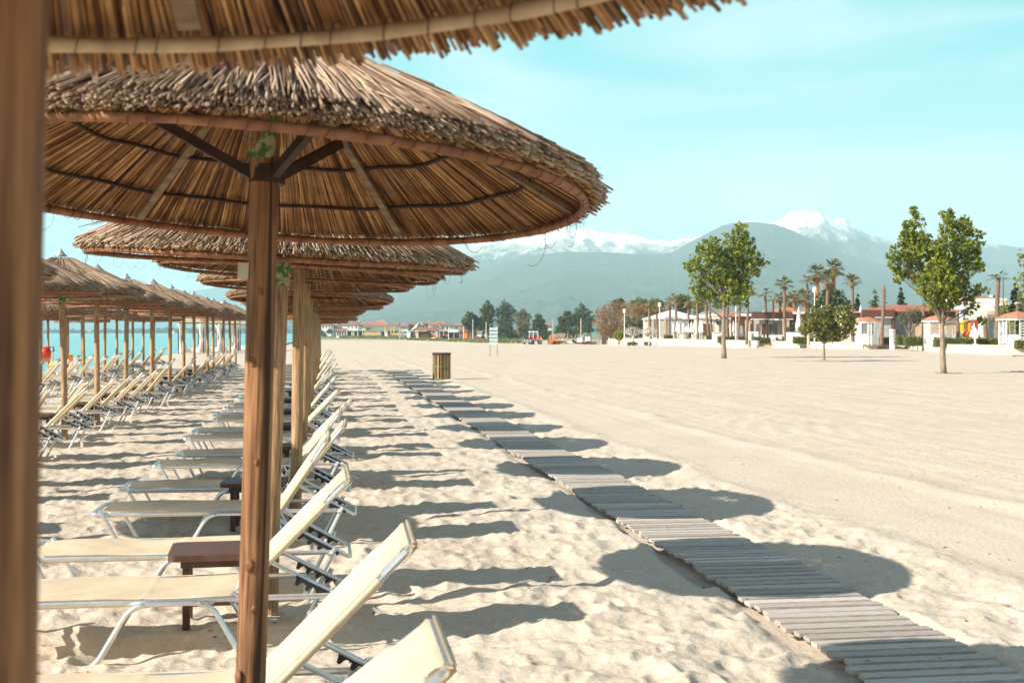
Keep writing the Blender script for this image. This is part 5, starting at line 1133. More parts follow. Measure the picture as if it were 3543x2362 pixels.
bush('low dark bush at the foot of the outer pollarded tree', 2187, 1196, 34, 20, 1, LEAFG); bush('low bush behind the inner pollarded tree', 2242, 1195, 26, 18, 2, LEAFG); bush('tuft of weeds on the dry sand in front of the huts', 1420, 1176, 16, 5, 3, GRASSM)

# ------------------------------------------------------------ works on the sand: tractor, people, stacked gear
ZT = atbase(1845, 1191)
f = Far('tractor', 'red tractor with a white roofed cab parked by the stacked timber', 'tractor', 1846, ZT + 1.5)
f.box('bonnet', 1848, 1874, 1163, 1172, .2, 1.3, RED); f.box('chassis', 1838, 1874, 1172, 1180, .4, 1.1, BLACK); f.box('cab_body', 1829, 1850, 1160, 1171, .1, 1.4, RED); f.box('cab_glass', 1831, 1860, 1148.5, 1160, .15, 1.35, GLASS); f.box('cab_roof', 1828, 1862, 1145.5, 1148.3, 0, 1.5, WHITE)
m = MB()
for x0 in (1831, 1845, 1861): m.bar((f.X(x0), -.02, f.H(1171)), (f.X(x0 + (1 if x0 == 1831 else 0)), -.02, f.H(1148.4)), .09)
m.build('cab_frame', WHITE, f.t)
for x0, r_ in ((1836, .72), (1868, .50)):
    for y0 in (-.1, 1.5):
        m = MB(); m.tube([(0, y0 - .14, 0), (0, y0 + .14, 0)], r_, 20); w_ = m.build('wheel', BLACK, f.t); w_.location = (f.X(x0), 0, r_ - .02); m = MB(); m.tube([(0, y0 - .16, 0), (0, y0 + .16, 0)], r_ * .45, 12); m.build('hub', GREY, w_)
f = Far('trailer', 'grey flat trailer with low boards standing before the tractor', 'trailer', 1824, ZT - 1.2)
f.box('bed', 1808, 1840, 1174, 1185, -.8, .8, GREY); m = MB()
for k in range(4): m.box((f.X(1810 + k * 9.3), -.83, f.H(1179.5)), (.06, .05, f.H(1174) - f.H(1185)))
m.build('board_stake', BLACK, f.t)
for x0 in (1815, 1833):
    for y0 in (-.7, .7): m = MB(); m.tube([(0, y0 - .1, 0), (0, y0 + .1, 0)], .24, 16); o = m.build('wheel', BLACK, f.t); o.location = (f.X(x0), 0, .24)
f = Far('flat_cart', 'flat tan platform cart loaded beside the tractor', 'cart', 1858, ZT - .6); f.box('platform', 1840, 1875, 1173.5, 1175.5, -.6, .6, TAN); f.box('underframe', 1843, 1872, 1176, 1180, -.4, .4, BLACK)
for x0 in (1846, 1866): m = MB(); m.tube([(0, -.5, 0), (0, .5, 0)], .26, 16); o = m.build('wheel', BLACK, f.t); o.location = (f.X(x0), 0, .26)
def person(label, px, Z, shirt, trousers, bend, seed):
    x, y = at(px, Z); g = gz(x, y); t = thing('person', label, 'person', (x, y, g), -PSI + 1.2 * (1 if seed % 2 else -1)); 
    me = bpy.data.meshes.new('body'); b = bend; V = [(0, 0, .88), (0, .02 + b * .15, 1.1), (0, .06 + b * .4, 1.34), (0, .08 + b * .5, 1.46), (0, .10 + b * .56, 1.58), (0, .11 + b * .58, 1.70),
        (-.17, .06 + b * .4, 1.36), (-.24, .12 + b * .5, 1.10), (-.20, .30 + b * .5, .95), (-.19, .36 + b * .5, .90), (.17, .06 + b * .4, 1.36), (.25, .14 + b * .5, 1.10), (.22, .32 + b * .5, .98), (.21, .38 + b * .5, .93),
        (-.09, 0, .82), (-.11, .06, .47), (-.12, -.06, .08), (-.12, .08, .03), (.09, 0, .82), (.12, .10, .47), (.13, .04, .08), (.13, .18, .03)]
    E = [(0, 1), (1, 2), (2, 3), (3, 4), (4, 5), (2, 6), (6, 7), (7, 8), (8, 9), (2, 10), (10, 11), (11, 12), (12, 13), (0, 14), (14, 15), (15, 16), (16, 17), (0, 18), (18, 19), (19, 20), (20, 21)]
    me.from_pydata(V, E, []); o = bpy.data.objects.new('body', me); COL.objects.link(o); o.parent = t
    md = o.modifiers.new('skin', 'SKIN'); rad = [.15, .14, .15, .055, .085, .08, .065, .05, .04, .04, .065, .05, .04, .04, .09, .065, .045, .04, .09, .065, .045, .04]
    for v, r in zip(me.skin_vertices[0].data, rad): v.radius = (r, r)
    me.skin_vertices[0].data[0].use_root = True; o.modifiers.new('sub', 'SUBSURF').levels = 1; o.modifiers['sub'].render_levels = 1
    mm = bpy.data.materials.new('clothed_body'); mm.use_nodes = True; N, L = mm.node_tree.nodes, mm.node_tree.links; tc_ = N.new('ShaderNodeTexCoord'); s_ = N.new('ShaderNodeSeparateXYZ'); L.new(tc_.outputs['Object'], s_.inputs[0]); mr_ = N.new('ShaderNodeMapRange'); mr_.inputs[1].default_value = 0; mr_.inputs[2].default_value = 1.8; L.new(s_.outputs[2], mr_.inputs[0])
    rp = N.new('ShaderNodeValToRGB'); rp.color_ramp.interpolation = 'CONSTANT'; e = rp.color_ramp.elements; e[0].color = (*trousers, 1); e[1].position = .50; e[1].color = (*shirt, 1); k = e.new(.835); k.color = (.40, .23, .15, 1); L.new(mr_.outputs[0], rp.inputs[0]); L.new(rp.outputs[0], N['Principled BSDF'].inputs['Base Color']); N['Principled BSDF'].inputs['Roughness'].default_value = .8; me.materials.append(mm)
    m = MB(); m.lathe([(.088, -.02), (.095, .03), (.07, .08), (.01, .10)], 12); h = m.build('hair', BLACK, t, True); h.location = (0, .10 + b * .58, 1.69)
    t.scale = (.98, .98, .98)
person('person in a yellow shirt bending over the platform cart', 1876, ZT - 1.5, (.72, .42, .03), (.20, .11, .08), .55, 1); person('person in dark clothes standing beside the orange machine', 1896, ZT - 1.2, (.03, .03, .04), (.03, .035, .05), .2, 2)
KG = ZT / 189.0 * 1.3
def gear(name, label, cat, px, Z, fn): 
    x, y = at(px, Z); t = thing(name, label, cat, (x, y, gz(x, y)), -PSI); fn(t, Z / FN); t.scale = (KG,) * 3; return t
def g_machine(t, s):
    m = MB(); m.box((0, 0, .5), (.28, .5, .85), None, .8); m.box((.1, 0, .98), (.12, .12, .2)); m.build('housing', ORG, t); m = MB(); m.box((.75, 0, .35), (.9, .6, .45), (0, .1, 0)); m.build('hopper', ORG, t)
    for x in (.55, 1.0): m = MB(); m.tube([(x, -.4, .2), (x, .4, .2)], .2, 14); m.build('wheel', BLACK, t)
gear('sand_machine', 'orange beach cleaning machine next to the heap of timber', 'machine', 1902, ZT + .2, g_machine)
def g_timber(t, s):
    r = random.Random(3); m = MB()
    for k in range(46): z = .1 + 1.1 * r.random() ** 1.3; a = r.uniform(-.5, .5); w_ = .9 - .3 * z; x = r.uniform(-.3, .3); m.bar((x - w_ * math.cos(a), r.uniform(-.5, .5), z - w_ * math.sin(a) * .5), (x + w_ * math.cos(a), r.uniform(-.5, .5), z + w_ * math.sin(a) * .5), .06, .05)
    m.build('planks', TAN, t)
gear('timber_pile', 'untidy heap of pale planks and poles next to the orange machine', 'timber pile', 1930, ZT + .6, g_timber)
def g_poles(t, s):
    r = random.Random(9); m = MB()
    for k in range(16): x = r.uniform(-1.3, 1.6); m.bar((x, 0, 0), (x + r.uniform(.0, .5), .2, r.uniform(.7, 1.35)), .035)
    for k in range(8): m.bar((-1.2 + k * .4, .3, .5), (-.9 + k * .4, .35, .55), .3, .25)
    m.build('poles', TAN, t)
gear('pole_bundle', 'thin poles leaning over dark scrap behind the white sacks', 'poles', 1975, ZT + 3, g_poles)
SACK = []
def sack(label, px, Z, w, h, mt=None):
    s = Z / FN; x, y = at(px, Z); m = MB(); a, b = w * s / 2, h * s; m.lathe([(a * .9, 0), (a * 1.05, b * .3), (a, b * .7), (a * .6, b * .96), (a * .15, b)], 10); o = m.build('sack', mt or CANV, None, True, (x, y, gz(x, y) - .02), 0); tag(o, label, 'sack', 'white sacks by the timber')
for i, (px, l) in enumerate(((1958, 'white sack closest to the timber heap'), (1966, 'white sack second from the timber heap'), (1973, 'white sack in the middle of the row'), (1980, 'white sack next to the dark barrow'))): sack(l, px, ZT + .5, 10, 12)
def simple_box(name, label, cat, x0, x1, y0, y1, Z, d, mt, lid=None, group=None):
    f = Far(name, label, cat, (x0 + x1) / 2, Z, group=group); f.box('body', x0, x1, y0, y1, 0, d, mt)
    if lid: f.box('lid', x0 - .6, x1 + .6, y0 - 1.6, y0, -.05, d + .05, lid)
    return f
simple_box('white_crate', 'large white plastic crate by the scrap', 'crate', 1997, 2015, 1170.5, 1184, ZT + 2, .7, WHITE, WHITE); simple_box('white_crate', 'low white crate under the big white one', 'crate', 1992, 2020, 1184.5, None, ZT + 1.6, .9, OFFW, WHITE)
for px, l in ((2031, 'white drum beside the brown boards'), (2040, 'white drum next to the stacked grey chairs')):
    x, y = at(px, ZT + 2); t = thing('drum', l, 'drum', (x, y, gz(x, y)), 0, 'white drums'); t.scale = (KG,) * 3; m = MB(); m.lathe([(.19, .35), (.2, .4), (.2, .8), (.19, .86)], 14); m.build('barrel', WHITE, t); m = MB(); m.lathe([(.21, 0), (.21, .34)], 10); m.build('stand', BROWN, t)
def g_barrow(t, s):
    m = MB(); m.box((0, 0, .3), (.55, .4, .25), (0, .5, 0)); m.build('tray', BLACK, t); m = MB(); m.bar((-.2, .2, .3), (.5, .2, .05), .04); m.bar((-.2, -.2, .3), (.5, -.2, .05), .04); m.build('handles', BLACK, t)
gear('wheelbarrow', 'dark tipped wheelbarrow beside the white sacks', 'wheelbarrow', 1987, ZT + .4, g_barrow)
def g_scrap(t, s):
    r = random.Random(4); m = MB()
    for k in range(26): m.bar((r.uniform(-1.4, 1.2), r.uniform(-.3, .3), r.uniform(.02, .3)), (r.uniform(-1.4, 1.2), r.uniform(-.3, .3), r.uniform(.02, .38)), .09, .05)
    m.build('boards', BROWN, t)
gear('board_heap', 'heap of brown boards in front of the white drums', 'board heap', 2030, ZT + .3, g_scrap)
def g_chairs(t, s):
    m = MB()
    for k in range(10):
        for x in (-.36, 0, .36): m.box((x, 0, .1 + k * .105), (.34, .34, .05)); m.bar((x - .14, .14, .1 + k * .105), (x - .14, .2, .3 + k * .105), .03); m.bar((x + .14, .14, .1 + k * .105), (x + .14, .2, .3 + k * .105), .03)
    for x in (-.36, 0, .36):
        for a in (-.14, .14): m.bar((x + a, -.13, 0), (x + a, -.1, 1.2), .028)
    m.build('stacked_frames', GREY, t)
gear('chair_stack', 'tall stacks of grey metal chair frames beside the brown cabin', 'chair stack', 2067, ZT + .5, g_chairs)
f = simple_box('cabin', 'narrow dark brown changing cabin standing on the sand', 'cabin', 2082, 2099, 1149, None, ZT + .3, .75, BROWND); f.box('door', 2086, 2098, 1162, 1189.5, -.05, -.004, BROWN); f.box('roof', 2081, 2100, 1147.4, 1148.9, -.1, .85, BLACK)
f = Far('shower_post', 'thin beach shower post with two bent arms beside the brown cabin', 'shower', 2106, ZT + .3); m = MB(); m.tube([(0, 0, -.2), (0, 0, 1.7)], .045, 8); m.build('post', GREY, f.t)
for k in (-1, 1): m = MB(); m.tube([(0, 0, 1.62), (k * .3, 0, 1.66), (k * .33, 0, 1.5)], .025, 6); m.build('arm', GREY, f.t)
f = simple_box('bin_crate', 'bright yellow plastic bin on the sand', 'bin', 2112, 2132, 1172.5, None, ZT, .7, YEL, ORGY); simple_box('white_crate', 'small white crate beside the yellow bin', 'crate', 2130, 2140, 1181, None, ZT - .3, .5, WHITE, WHITE)
f = Far('scrap_rack', 'dark rack with boards behind the yellow bin', 'rack', 2130, ZT + 2); f.box('frame', 2123, 2140, 1156, 1168, 0, .3, BROWND); f.box('board', 2113, 2122, 1159, 1170, 0, .1, TAN); f.box('stake', 2143, 2147, 1153, None, 0, .15, TAN); m = MB(); m.bar((f.X(2150), 0, 0), (f.X(2157), 0, 1.0), .12); m.build('leaning_board', BROWND, f.t)
f = Far('teal_net', 'teal netting fence hanging between stakes before the trees', 'net fence', 2045, ZT + 12); 
for x0, x1, y0 in ((2017, 2033, 1151), (2045, 2074, 1148)): f.box('netting', x0, x1, y0, 1166, 0, .05, TEALN)
for k in range(12): f.box('stake', 2020 + k * 5, 2021.2 + k * 5, 1153, None, -.12, -.04, TAN)
# grass strip and scrub
DRYG = leafmat('dry_grass', (.20, .15, .06), (.32, .24, .10), (.42, .33, .15))
def grass_px(pts, n, hgt, seed, label, mt=None):
    r = random.Random(seed); m = MB()
    for i in range(n):
        u = r.random() * (len(pts) - 1); k = int(u); q = u - k; px = pts[k][0] * (1 - q) + pts[k + 1][0] * q; y0 = pts[k][1] * (1 - q) + pts[k + 1][1] * q; y1 = pts[k][2] * (1 - q) + pts[k + 1][2] * q
        py = y1 + (y0 - y1) * r.random() ** .8
        Z = atbase(px, max(py, 1158)); x, y = at(px, Z); z = gz(x, y); s = Z / FN; h = hgt * s * r.uniform(.5, 1.3); w = h * r.uniform(.25, .6); a = r.random() * 3.14; c, q2 = math.cos(a), math.sin(a)
        ox, oy = r.gauss(0, .3) * h, r.gauss(0, .3) * h
        m.add([(x - w * c, y - w * q2, z - .05), (x + w * c, y + w * q2, z - .05), (x + ox + .3 * w * c, y + oy, z + h), (x + ox - .3 * w * c, y + oy, z + h * .9)], [(0, 1, 2, 3)])
    tag(m.build('grass', mt or GRASSM), label, 'grass', kind='stuff')
grass_px([(1175, 1163, 1170), (1250, 1164, 1171), (1380, 1166, 1174), (1480, 1169, 1179), (1600, 1169, 1183), (1700, 1166, 1187), (1820, 1165, 1188)], 16000, 7, 1, 'rough green beach grass in front of the huts')
grass_px([(1790, 1166, 1173), (1900, 1165, 1172), (2000, 1165, 1174), (2160, 1165, 1178), (2240, 1168, 1172)], 3500, 6, 2, 'dry yellow grass behind the stacked gear', DRYG)
grass_px([(3235, 1289, 1293), (3330, 1290, 1293)], 420, 2.2, 3, 'patch of dry grass at the foot of the split topped poplar', DRYG)
m = MB(); r_ = random.Random(8)
for k in range(90): a = r_.uniform(-1, 1); b = r_.uniform(-1, 1); h = max(0, 1 - abs(a)) * .7; m.box((a * 2.2, b * 1.2, h * r_.random()), (r_.uniform(.2, .6), r_.uniform(.2, .5), r_.uniform(.1, .3)), (r_.random(), r_.random(), r_.random() * 3))
Zd = atbase(1668, 1185); x, y = at(1668, Zd); o = m.build('rubble_heap', mat('earth_rubble', (.16, .09, .06), (.30, .19, .13), 4, .9), None, loc=(x, y, gz(x, y)), rz=-PSI); tag(o, 'low heap of brown earth and rubble beside the signpost', 'rubble heap')
m = MB()
for k in range(40): a = r_.random() * 6.28; q = r_.uniform(.3, 1.4); m.bar((q * math.cos(a), q * math.sin(a), .03), (q * 1.3 * math.cos(a + .4), q * 1.3 * math.sin(a + .4), .05), .07, .05)
m.lathe([(1.5, -.03), (.9, .08), (.2, .13)], 16); Zd = atbase(2851, 1250); x, y = at(2851, Zd); o = m.build('root_mound', mat('root_earth', (.30, .21, .13), (.45, .34, .23), 5, .9), None, loc=(x, y, gs_h(x, y) - .04)); tag(o, 'little mound of dry earth and twigs round the thin stemmed tree', 'mound')
f = Far('sand_bench', 'low brown plank bench on the sand near the thin stemmed tree', 'bench', 2800, atbase(2800, 1211)); f.box('plank', 2773, 2829, 1207.5, 1209.5, -.2, .2, TAN); f.box('leg', 2778, 2780, 1209.5, None, -.15, .15, TAN); f.box('leg', 2822, 2824, 1209.5, None, -.15, .15, TAN)
f = Far('sand_post', 'pale square post standing behind the low plank bench', 'post', 2796, atbase(2796, 1206)); f.box('shaft', 2793, 2799.5, 1157, None, -.1, .1, STONE); f.box('cap', 2792, 2800.5, 1155.5, 1157, -.15, .15, STONE)
f = Far('sand_bench', 'low brown plank bench at the picture edge before the curved wall', 'bench', 3520, atbase(3525, 1232)); f.box('plank', 3504, 3560, 1228.5, 1230.5, -.2, .2, BROWN); f.box('leg', 3508, 3511, 1230.5, None, -.15, .15, BROWN); f.box('leg', 3550, 3553, 1230.5, None, -.15, .15, BROWN)

# ------------------------------------------------------------ trees beyond the sand
GF = 'dark poplars at the back of the beach'
for i, (lab, px, Z, bl, mt) in enumerate((
 ('low dark tree behind the brown pyramid hut', 1628, 400, [(1628, 1098, 20), (1612, 1112, 14), (1642, 1112, 18), (1628, 1125, 22)], LEAFD), ('small dark tree between the hut and the tall pair', 1662, 420, [(1660, 1108, 12), (1660, 1122, 16), (1668, 1135, 14)], LEAFD),
 ('tall dark poplar, the slimmer of the tall pair', 1688, 400, [(1686, 1055, 14), (1678, 1075, 18), (1695, 1072, 16), (1685, 1095, 22), (1708, 1085, 12), (1690, 1120, 22), (1680, 1138, 16)], LEAFD), ('tall dark poplar, the broader of the tall pair', 1750, 400, [(1746, 1052, 15), (1740, 1075, 22), (1762, 1072, 18), (1738, 1100, 24), (1768, 1095, 22), (1784, 1080, 12), (1748, 1125, 30), (1745, 1142, 24)], LEAFD),
 ('greyish olive coloured tree beside the tall pair', 1812, 390, [(1811, 1082, 13), (1804, 1098, 17), (1820, 1100, 17), (1812, 1122, 22), (1806, 1142, 18)], LEAFO), ('medium dark tree behind the tractor', 1862, 400, [(1864, 1098, 13), (1858, 1115, 16), (1872, 1118, 16), (1864, 1138, 22), (1885, 1135, 12)], LEAFD),
 ('broad dark tree behind the timber heap', 1965, 380, [(1962, 1092, 16), (1945, 1108, 16), (1975, 1105, 18), (1958, 1128, 24), (1940, 1140, 18)], LEAFD), ('tallest broad dark tree beside the rust coloured ones', 2020, 380, [(2013, 1062, 13), (2005, 1085, 20), (2028, 1082, 18), (2000, 1110, 26), (2032, 1110, 24), (2048, 1100, 14), (2015, 1138, 32)], LEAFD),
 ('big rust brown tamarisk behind the yellow bin', 2115, 260, [(2085, 1085, 26), (2115, 1068, 28), (2145, 1070, 28), (2172, 1066, 24), (2075, 1115, 24), (2105, 1110, 34), (2145, 1108, 34), (2185, 1090, 28), (2090, 1140, 26), (2130, 1145, 28)], LEAFR), ('rust brown tamarisk nearest the tent pavilion', 2235, 250, [(2200, 1080, 22), (2230, 1072, 22), (2262, 1075, 22), (2290, 1082, 20), (2215, 1105, 26), (2255, 1105, 26), (2320, 1085, 18)], LEAFR),
 ('green grey shrubby tree under the rust tamarisks', 2200, 210, [(2170, 1112, 18), (2195, 1115, 20), (2225, 1115, 22), (2180, 1138, 22), (2210, 1142, 22), (2235, 1140, 18), (2165, 1128, 16)], LEAFO), ('lime green bush beside the lamp post', 2142, 215, [(2135, 1155, 10), (2148, 1150, 12), (2142, 1163, 14)], LEAFY),
 ('green tree top showing above the rust tamarisk', 2140, 330, [(2128, 1050, 12), (2148, 1045, 14), (2140, 1068, 18)], LEAFD), ('green tree top above the second tamarisk', 2205, 330, [(2190, 1052, 12), (2212, 1040, 13), (2228, 1048, 12), (2208, 1062, 20)], LEAFG), ('mixed green tree behind the outer palms', 2270, 310, [(2255, 1052, 12), (2275, 1048, 14), (2292, 1055, 12), (2270, 1070, 20)], LEAFG),
 ('dark round tree behind the tent roof', 2365, 260, [(2362, 1036, 18), (2350, 1055, 18), (2378, 1055, 18), (2365, 1080, 24)], LEAFD), ('light green tree behind the tent roof end', 2425, 250, [(2410, 1058, 15), (2432, 1052, 16), (2420, 1078, 20), (2440, 1075, 16)], LEAFG))):
    base = gz(*at(px, Z)); s = Z / FN
    shrub_px('broadleaf_tree' if mt is not LEAFR else 'tamarisk_tree', lab, bl, 4200 if mt is not LEAFR else 12000, 4.0 * s if mt is not LEAFR else 2.6 * s, mt, 100 + i, px, Z, base, .25, group=GF if mt is LEAFD else 'trees behind the gear and pavilion')
# wood behind all of it
def wood(label, pts, Z0, Z1, n, leaf, mt, seed):
    r = random.Random(seed); B = []
    for i in range(n):
        u = r.random() * (len(pts) - 1); k = int(u); q = u - k; px = pts[k][0] * (1 - q) + pts[k + 1][0] * q; py = pts[k][1] * (1 - q) + pts[k + 1][1] * q; Z = r.uniform(Z0, Z1); x, y = at(px, Z); hh = zof(py, Z) - gz(x, y); rr = hh * r.uniform(.18, .30)
        B.append((x, y, gz(x, y) + hh * r.uniform(.25, 1) - rr, rr))
    o = put(leaves_mesh(B, n * 90, leaf, seed, 'treeline', mt, 1, .6), 'treeline'); tag(o, label, 'woodland', kind='stuff')
wood('low dark belt of scrub and trees behind the gear', [(1590, 1140), (1700, 1135), (1790, 1138), (1850, 1140), (1900, 1140), (1960, 1135), (2060, 1135), (2160, 1110), (2300, 1095), (2480, 1090)], 430, 520, 260, 1.6, LEAFD, 3)
wood('tree line on the far side of the bay', [(-200, 1145), (150, 1143), (250, 1144), (330, 1141), (420, 1143), (480, 1137), (500, 1142), (560, 1138), (640, 1142), (700, 1136), (800, 1140), (900, 1138), (1000, 1144)], 2750, 2950, 300, 9, LEAFD, 4)
wood('scattered trees among the houses of the village', [(1080, 1132), (1150, 1128), (1250, 1128), (1350, 1122), (1450, 1120), (1600, 1122), (1700, 1125)], 900, 1300, 110, 2.4, LEAFD, 5)
m = MB(); x0, y0 = at(-400, 2700); x1, y1 = at(1080, 2700); x2, y2 = at(1080, 3600); x3, y3 = at(-400, 3600)
m.add([(x0, y0, -1.5), (x1, y1, -1.5), (x2, y2, 3), (x3, y3, 3), (x0, y0 + 3, .6), (x1, y1 + 3, .6)], [(0, 1, 5, 4), (4, 5, 2, 3)]); o = structure(m.build('far_shore', mat('far_land', (.20, .18, .12), (.28, .25, .17), .02, .9)))
for px, w, h, l in ((592, 20, 9, 'pale pink house far across the bay among trees'), (735, 9, 8, 'small white house across the bay seen between curtains')):
    f = Far('bay_house', l, 'house', px, 2720, .5); f.box('wall', px - w / 2, px + w / 2, HY - h * .65, None, 0, 10, OFFW); f.hip('roof', px - w / 2, px + w / 2, HY - h * .65, HY - h, 0, 10, TILER, .5, .6)

# ------------------------------------------------------------ village
def house(label, x0, x1, yr, ye, yb, Z, wallm=None, roofm=None, nw=4, ridge=.45, floors=1, gable=False):
    f = Far('village_house', label, 'house', (x0 + x1) / 2, Z, rz=rnd.uniform(-.15, .15), group='red roofed houses of the village'); w_ = f.box('wall', x0, x1, ye, None, 0, 9, wallm or OFFW)
    f.hip('roof', x0, x1, ye, yr, 0, 9, roofm or TILER, .92 if gable else ridge, .7, .3)
    hgt = f.H(ye); fl = max(1, int(hgt / 3.0))
    for r in range(min(floors, fl)):
        for k in range(nw):
            if rnd.random() < .18: continue
            px = x0 + (x1 - x0) * (k + .5) / nw; m = MB(); m.box((f.X(px), -.04, hgt - 1.7 - r * 3.0), (1.1, .07, 1.5)); m.build('window', BROWND if rnd.random() < .4 else GLASS, f.t)
    if rnd.random() < .6: f.box('chimney', x0 + (x1 - x0) * .7, x0 + (x1 - x0) * .7 + 3, yr - 2, ye - 2, 4, 5, OFFW)
    return f
for a in (
 ('white house under a pale red roof right beside the last parasols', 1112, 1146, 1117, 1125, 0, 950), ('narrow white house with two dark windows near the parasols', 1152, 1170, 1118, 1124, 0, 960), ('long white house with a wide red roof and a balcony', 1184, 1240, 1115, 1125, 0, 900), ('red roofed house rising above the long white one', 1220, 1244, 1110, 1119, 0, 1080), ('small red roofed house behind the green bushes', 1240, 1259, 1117, 1124, 0, 960),
 ('white gabled house showing a bright blank wall', 1262, 1294, 1112, 1121, 0, 1020), ('low red roofed house below the white gable', 1258, 1288, 1121, 1130, 0, 880), ('big hall like house with a broad dark red roof', 1286, 1347, 1113, 1126, 0, 920), ('pale house with red roof behind the yellow flags', 1349, 1382, 1119, 1129, 0, 900), ('cluster house with dull brown roof behind the poles', 1384, 1412, 1118, 1127, 0, 930),
 ('brown roofed house just below the thatched peak', 1410, 1440, 1113, 1124, 0, 980), ('small white house squeezed between brown roofs', 1440, 1466, 1121, 1128, 0, 900), ('white flat fronted house beyond the thatched peak', 1478, 1506, 1117, 1122, 0, 880), ('red roofed house high behind the white flat one', 1503, 1541, 1110, 1118, 0, 1100), ('wide white house with a long orange red roof', 1524, 1571, 1118, 1126, 0, 860),
 ('white house with red roof next to the pyramid hut', 1571, 1600, 1118, 1125, 0, 870), ('house roof peeping between dark trees near the utility pole', 1888, 1908, 1116, 1123, 0, 900), ('far small house under the parasol tips', 1075, 1100, 1122, 1130, 0, 1000), ('red roof far behind the gabled house', 1300, 1330, 1108, 1114, 0, 1250), ('red roofs crowded behind the thatched peak', 1455, 1490, 1112, 1119, 0, 1200)):
    house(a[0], a[1], a[2], a[3], a[4], a[5], a[6], roofm=rnd.choice((TILER, TILER, TILE, TILEB)), nw=rnd.choice((3, 4, 5)), floors=2)
# huts along the grass
ZH = 640
f = Far('beach_hut', 'white painted hut with a sagging grey thatch roof', 'hut', 1180, ZH); f.box('wall', 1163, 1200, 1146, None, 0, 5, OFFW); f.hip('roof', 1162, 1202, 1146, 1135, 0, 5, TILEB, .6, .4)
for x0 in (1166, 1174, 1183, 1192): f.box('opening', x0, x0 + 5, 1148, 1160, -.1, -.01, BROWND)
f = Far('beach_hut', 'open fronted wooden kiosk with dark bays and a flat roof', 'hut', 1228, ZH); f.box('roof', 1198, 1258, 1142, 1144.5, -1, 5, TAN); f.box('rear_wall', 1199, 1256, 1144.6, None, 3, 3.4, BROWND)
for x0 in (1199, 1216, 1221, 1236, 1254): f.box('post', x0, x0 + 2.5, 1144.6, None, -.6, -.2, OFFW)
f.box('tan_panel', 1236, 1243, 1145, None, -.15, .2, YELW)
f = Far('beach_hut', 'long low ochre walled building behind the grass', 'hut', 1285, ZH + 15); f.box('wall', 1253, 1316, 1144.5, None, 0, 6, YELW); f.box('roof', 1252, 1317, 1142.8, 1144.4, -.4, 6.4, TAN); f.box('vent', 1293, 1296.5, 1145, 1148, -.1, -.01, BROWND)
f = Far('beach_hut', 'low green roofed building behind the yellow flags', 'hut', 1325, ZH + 60); f.box('wall', 1282, 1378, 1144, None, 0, 10, BROWND); f.hip('roof', 1282, 1378, 1144, 1129, 0, 10, GRN, .75, .5); f.box('yellow_base', 1355, 1398, 1152, None, -1.2, -.3, YELW)
f = Far('beach_hut', 'small green roofed shed in front of the ochre building', 'hut', 1322, ZH - 10); f.hip('roof', 1312, 1332, 1146, 1140, 0, 4, GRN, .5, .4); f.box('post', 1316, 1318, 1146, None, 0, .4, TAN); f.box('wall', 1320, 1330, 1147, None, 1, 4, BROWND)
for px, y0, y1, k, l in ((1330, 1130, 1158, 0, 'upright yellow feather flag beside the white booth'), (1351, 1132, 1161, 1, 'amber feather flag curling in the middle of the three'), (1361, 1129, 1160, 0, 'bright yellow feather flag farther from the white booth')):
    Z = 560; s = Z / FN; x, y = at(px, Z); t = thing('feather_flag', l, 'flag', (x, y, gz(x, y)), -PSI, 'yellow feather flags'); H = zof(y0, Z) - gz(x, y); H0 = zof(y1, Z) - gz(x, y)
    m = MB(); m.prism([(0, H0), (5 * s * .55, H0 + 1), (5 * s * .75, H0 + (H - H0) * .55), (5 * s * .55, H - .4), (0, H)], -.05, .05); m.build('cloth', YEL if not k else ORGY, t); m = MB(); m.tube([(-.06, 0, -.2), (-.06, 0, H)], .06, 6); m.build('pole', BROWND, t)
f = Far('ticket_booth', 'small white booth between the yellow flags', 'booth', 1336, 555); f.box('wall', 1331, 1340, 1146, None, 0, 1.6, WHITE); f.box('roof', 1330.4, 1340.6, 1145, 1146, -.2, 1.8, WHITE); f.box('hatch', 1333, 1338, 1149, 1152, -.05, -.01, GLASS)
f = Far('pole_bundle', 'bundle of tall pale poles stuck upright in the grass', 'poles', 1389, 470); m = MB(); r_ = random.Random(12)
for k in range(15): x = f.X(1380 + k * 1.5); m.bar((x + r_.uniform(-.2, .6), r_.uniform(-.5, .5), 0), (x + r_.uniform(-1.0, -.1), r_.uniform(-.5, .5), r_.uniform(2.8, 4.6)), .09)
m.build('stakes', STONE, f.t)
f = Far('beach_hut', 'pale blue painted hut corner beside a thatched ramp', 'hut', 1416, 450); f.box('wall', 1408, 1420, 1146, None, 0, 2.5, LBLUE); f.box('roof', 1407, 1421, 1144.6, 1146, -.2, 2.7, WHITE); f.box('side_wall', 1420.3, 1436, 1151, None, .4, 2.4, BROWN)
f = Far('beach_hut', 'thatched sail roof slanting up to a pointed peak', 'hut', 1450, 470)
m = MB(); A = [(f.X(1418), 0, f.H(1145)), (f.X(1448), 2, f.H(1113)), (f.X(1456), 4, f.H(1130)), (f.X(1440), 0, f.H(1133))]; m.add(A + [(a[0], a[1] + .3, a[2] - .35) for a in A], [(0, 1, 2, 3), (7, 6, 5, 4), (0, 3, 7, 4), (3, 2, 6, 7), (2, 1, 5, 6), (1, 0, 4, 5)]); m.build('slanted_roof', TAN, f.t)
m = MB(); m.bar((f.X(1448), 2, f.H(1112)), (f.X(1475), 2, f.H(1132)), .22); m.bar((f.X(1459), 1, 0), (f.X(1459), 1, f.H(1114)), .2); m.bar((f.X(1458), 2, f.H(1114)), (f.X(1447), 2, f.H(1130)), .2); m.build('rafters', TAN, f.t); f.box('dark_gable', 1456, 1478, 1120, 1132, 3, 4, BROWND)
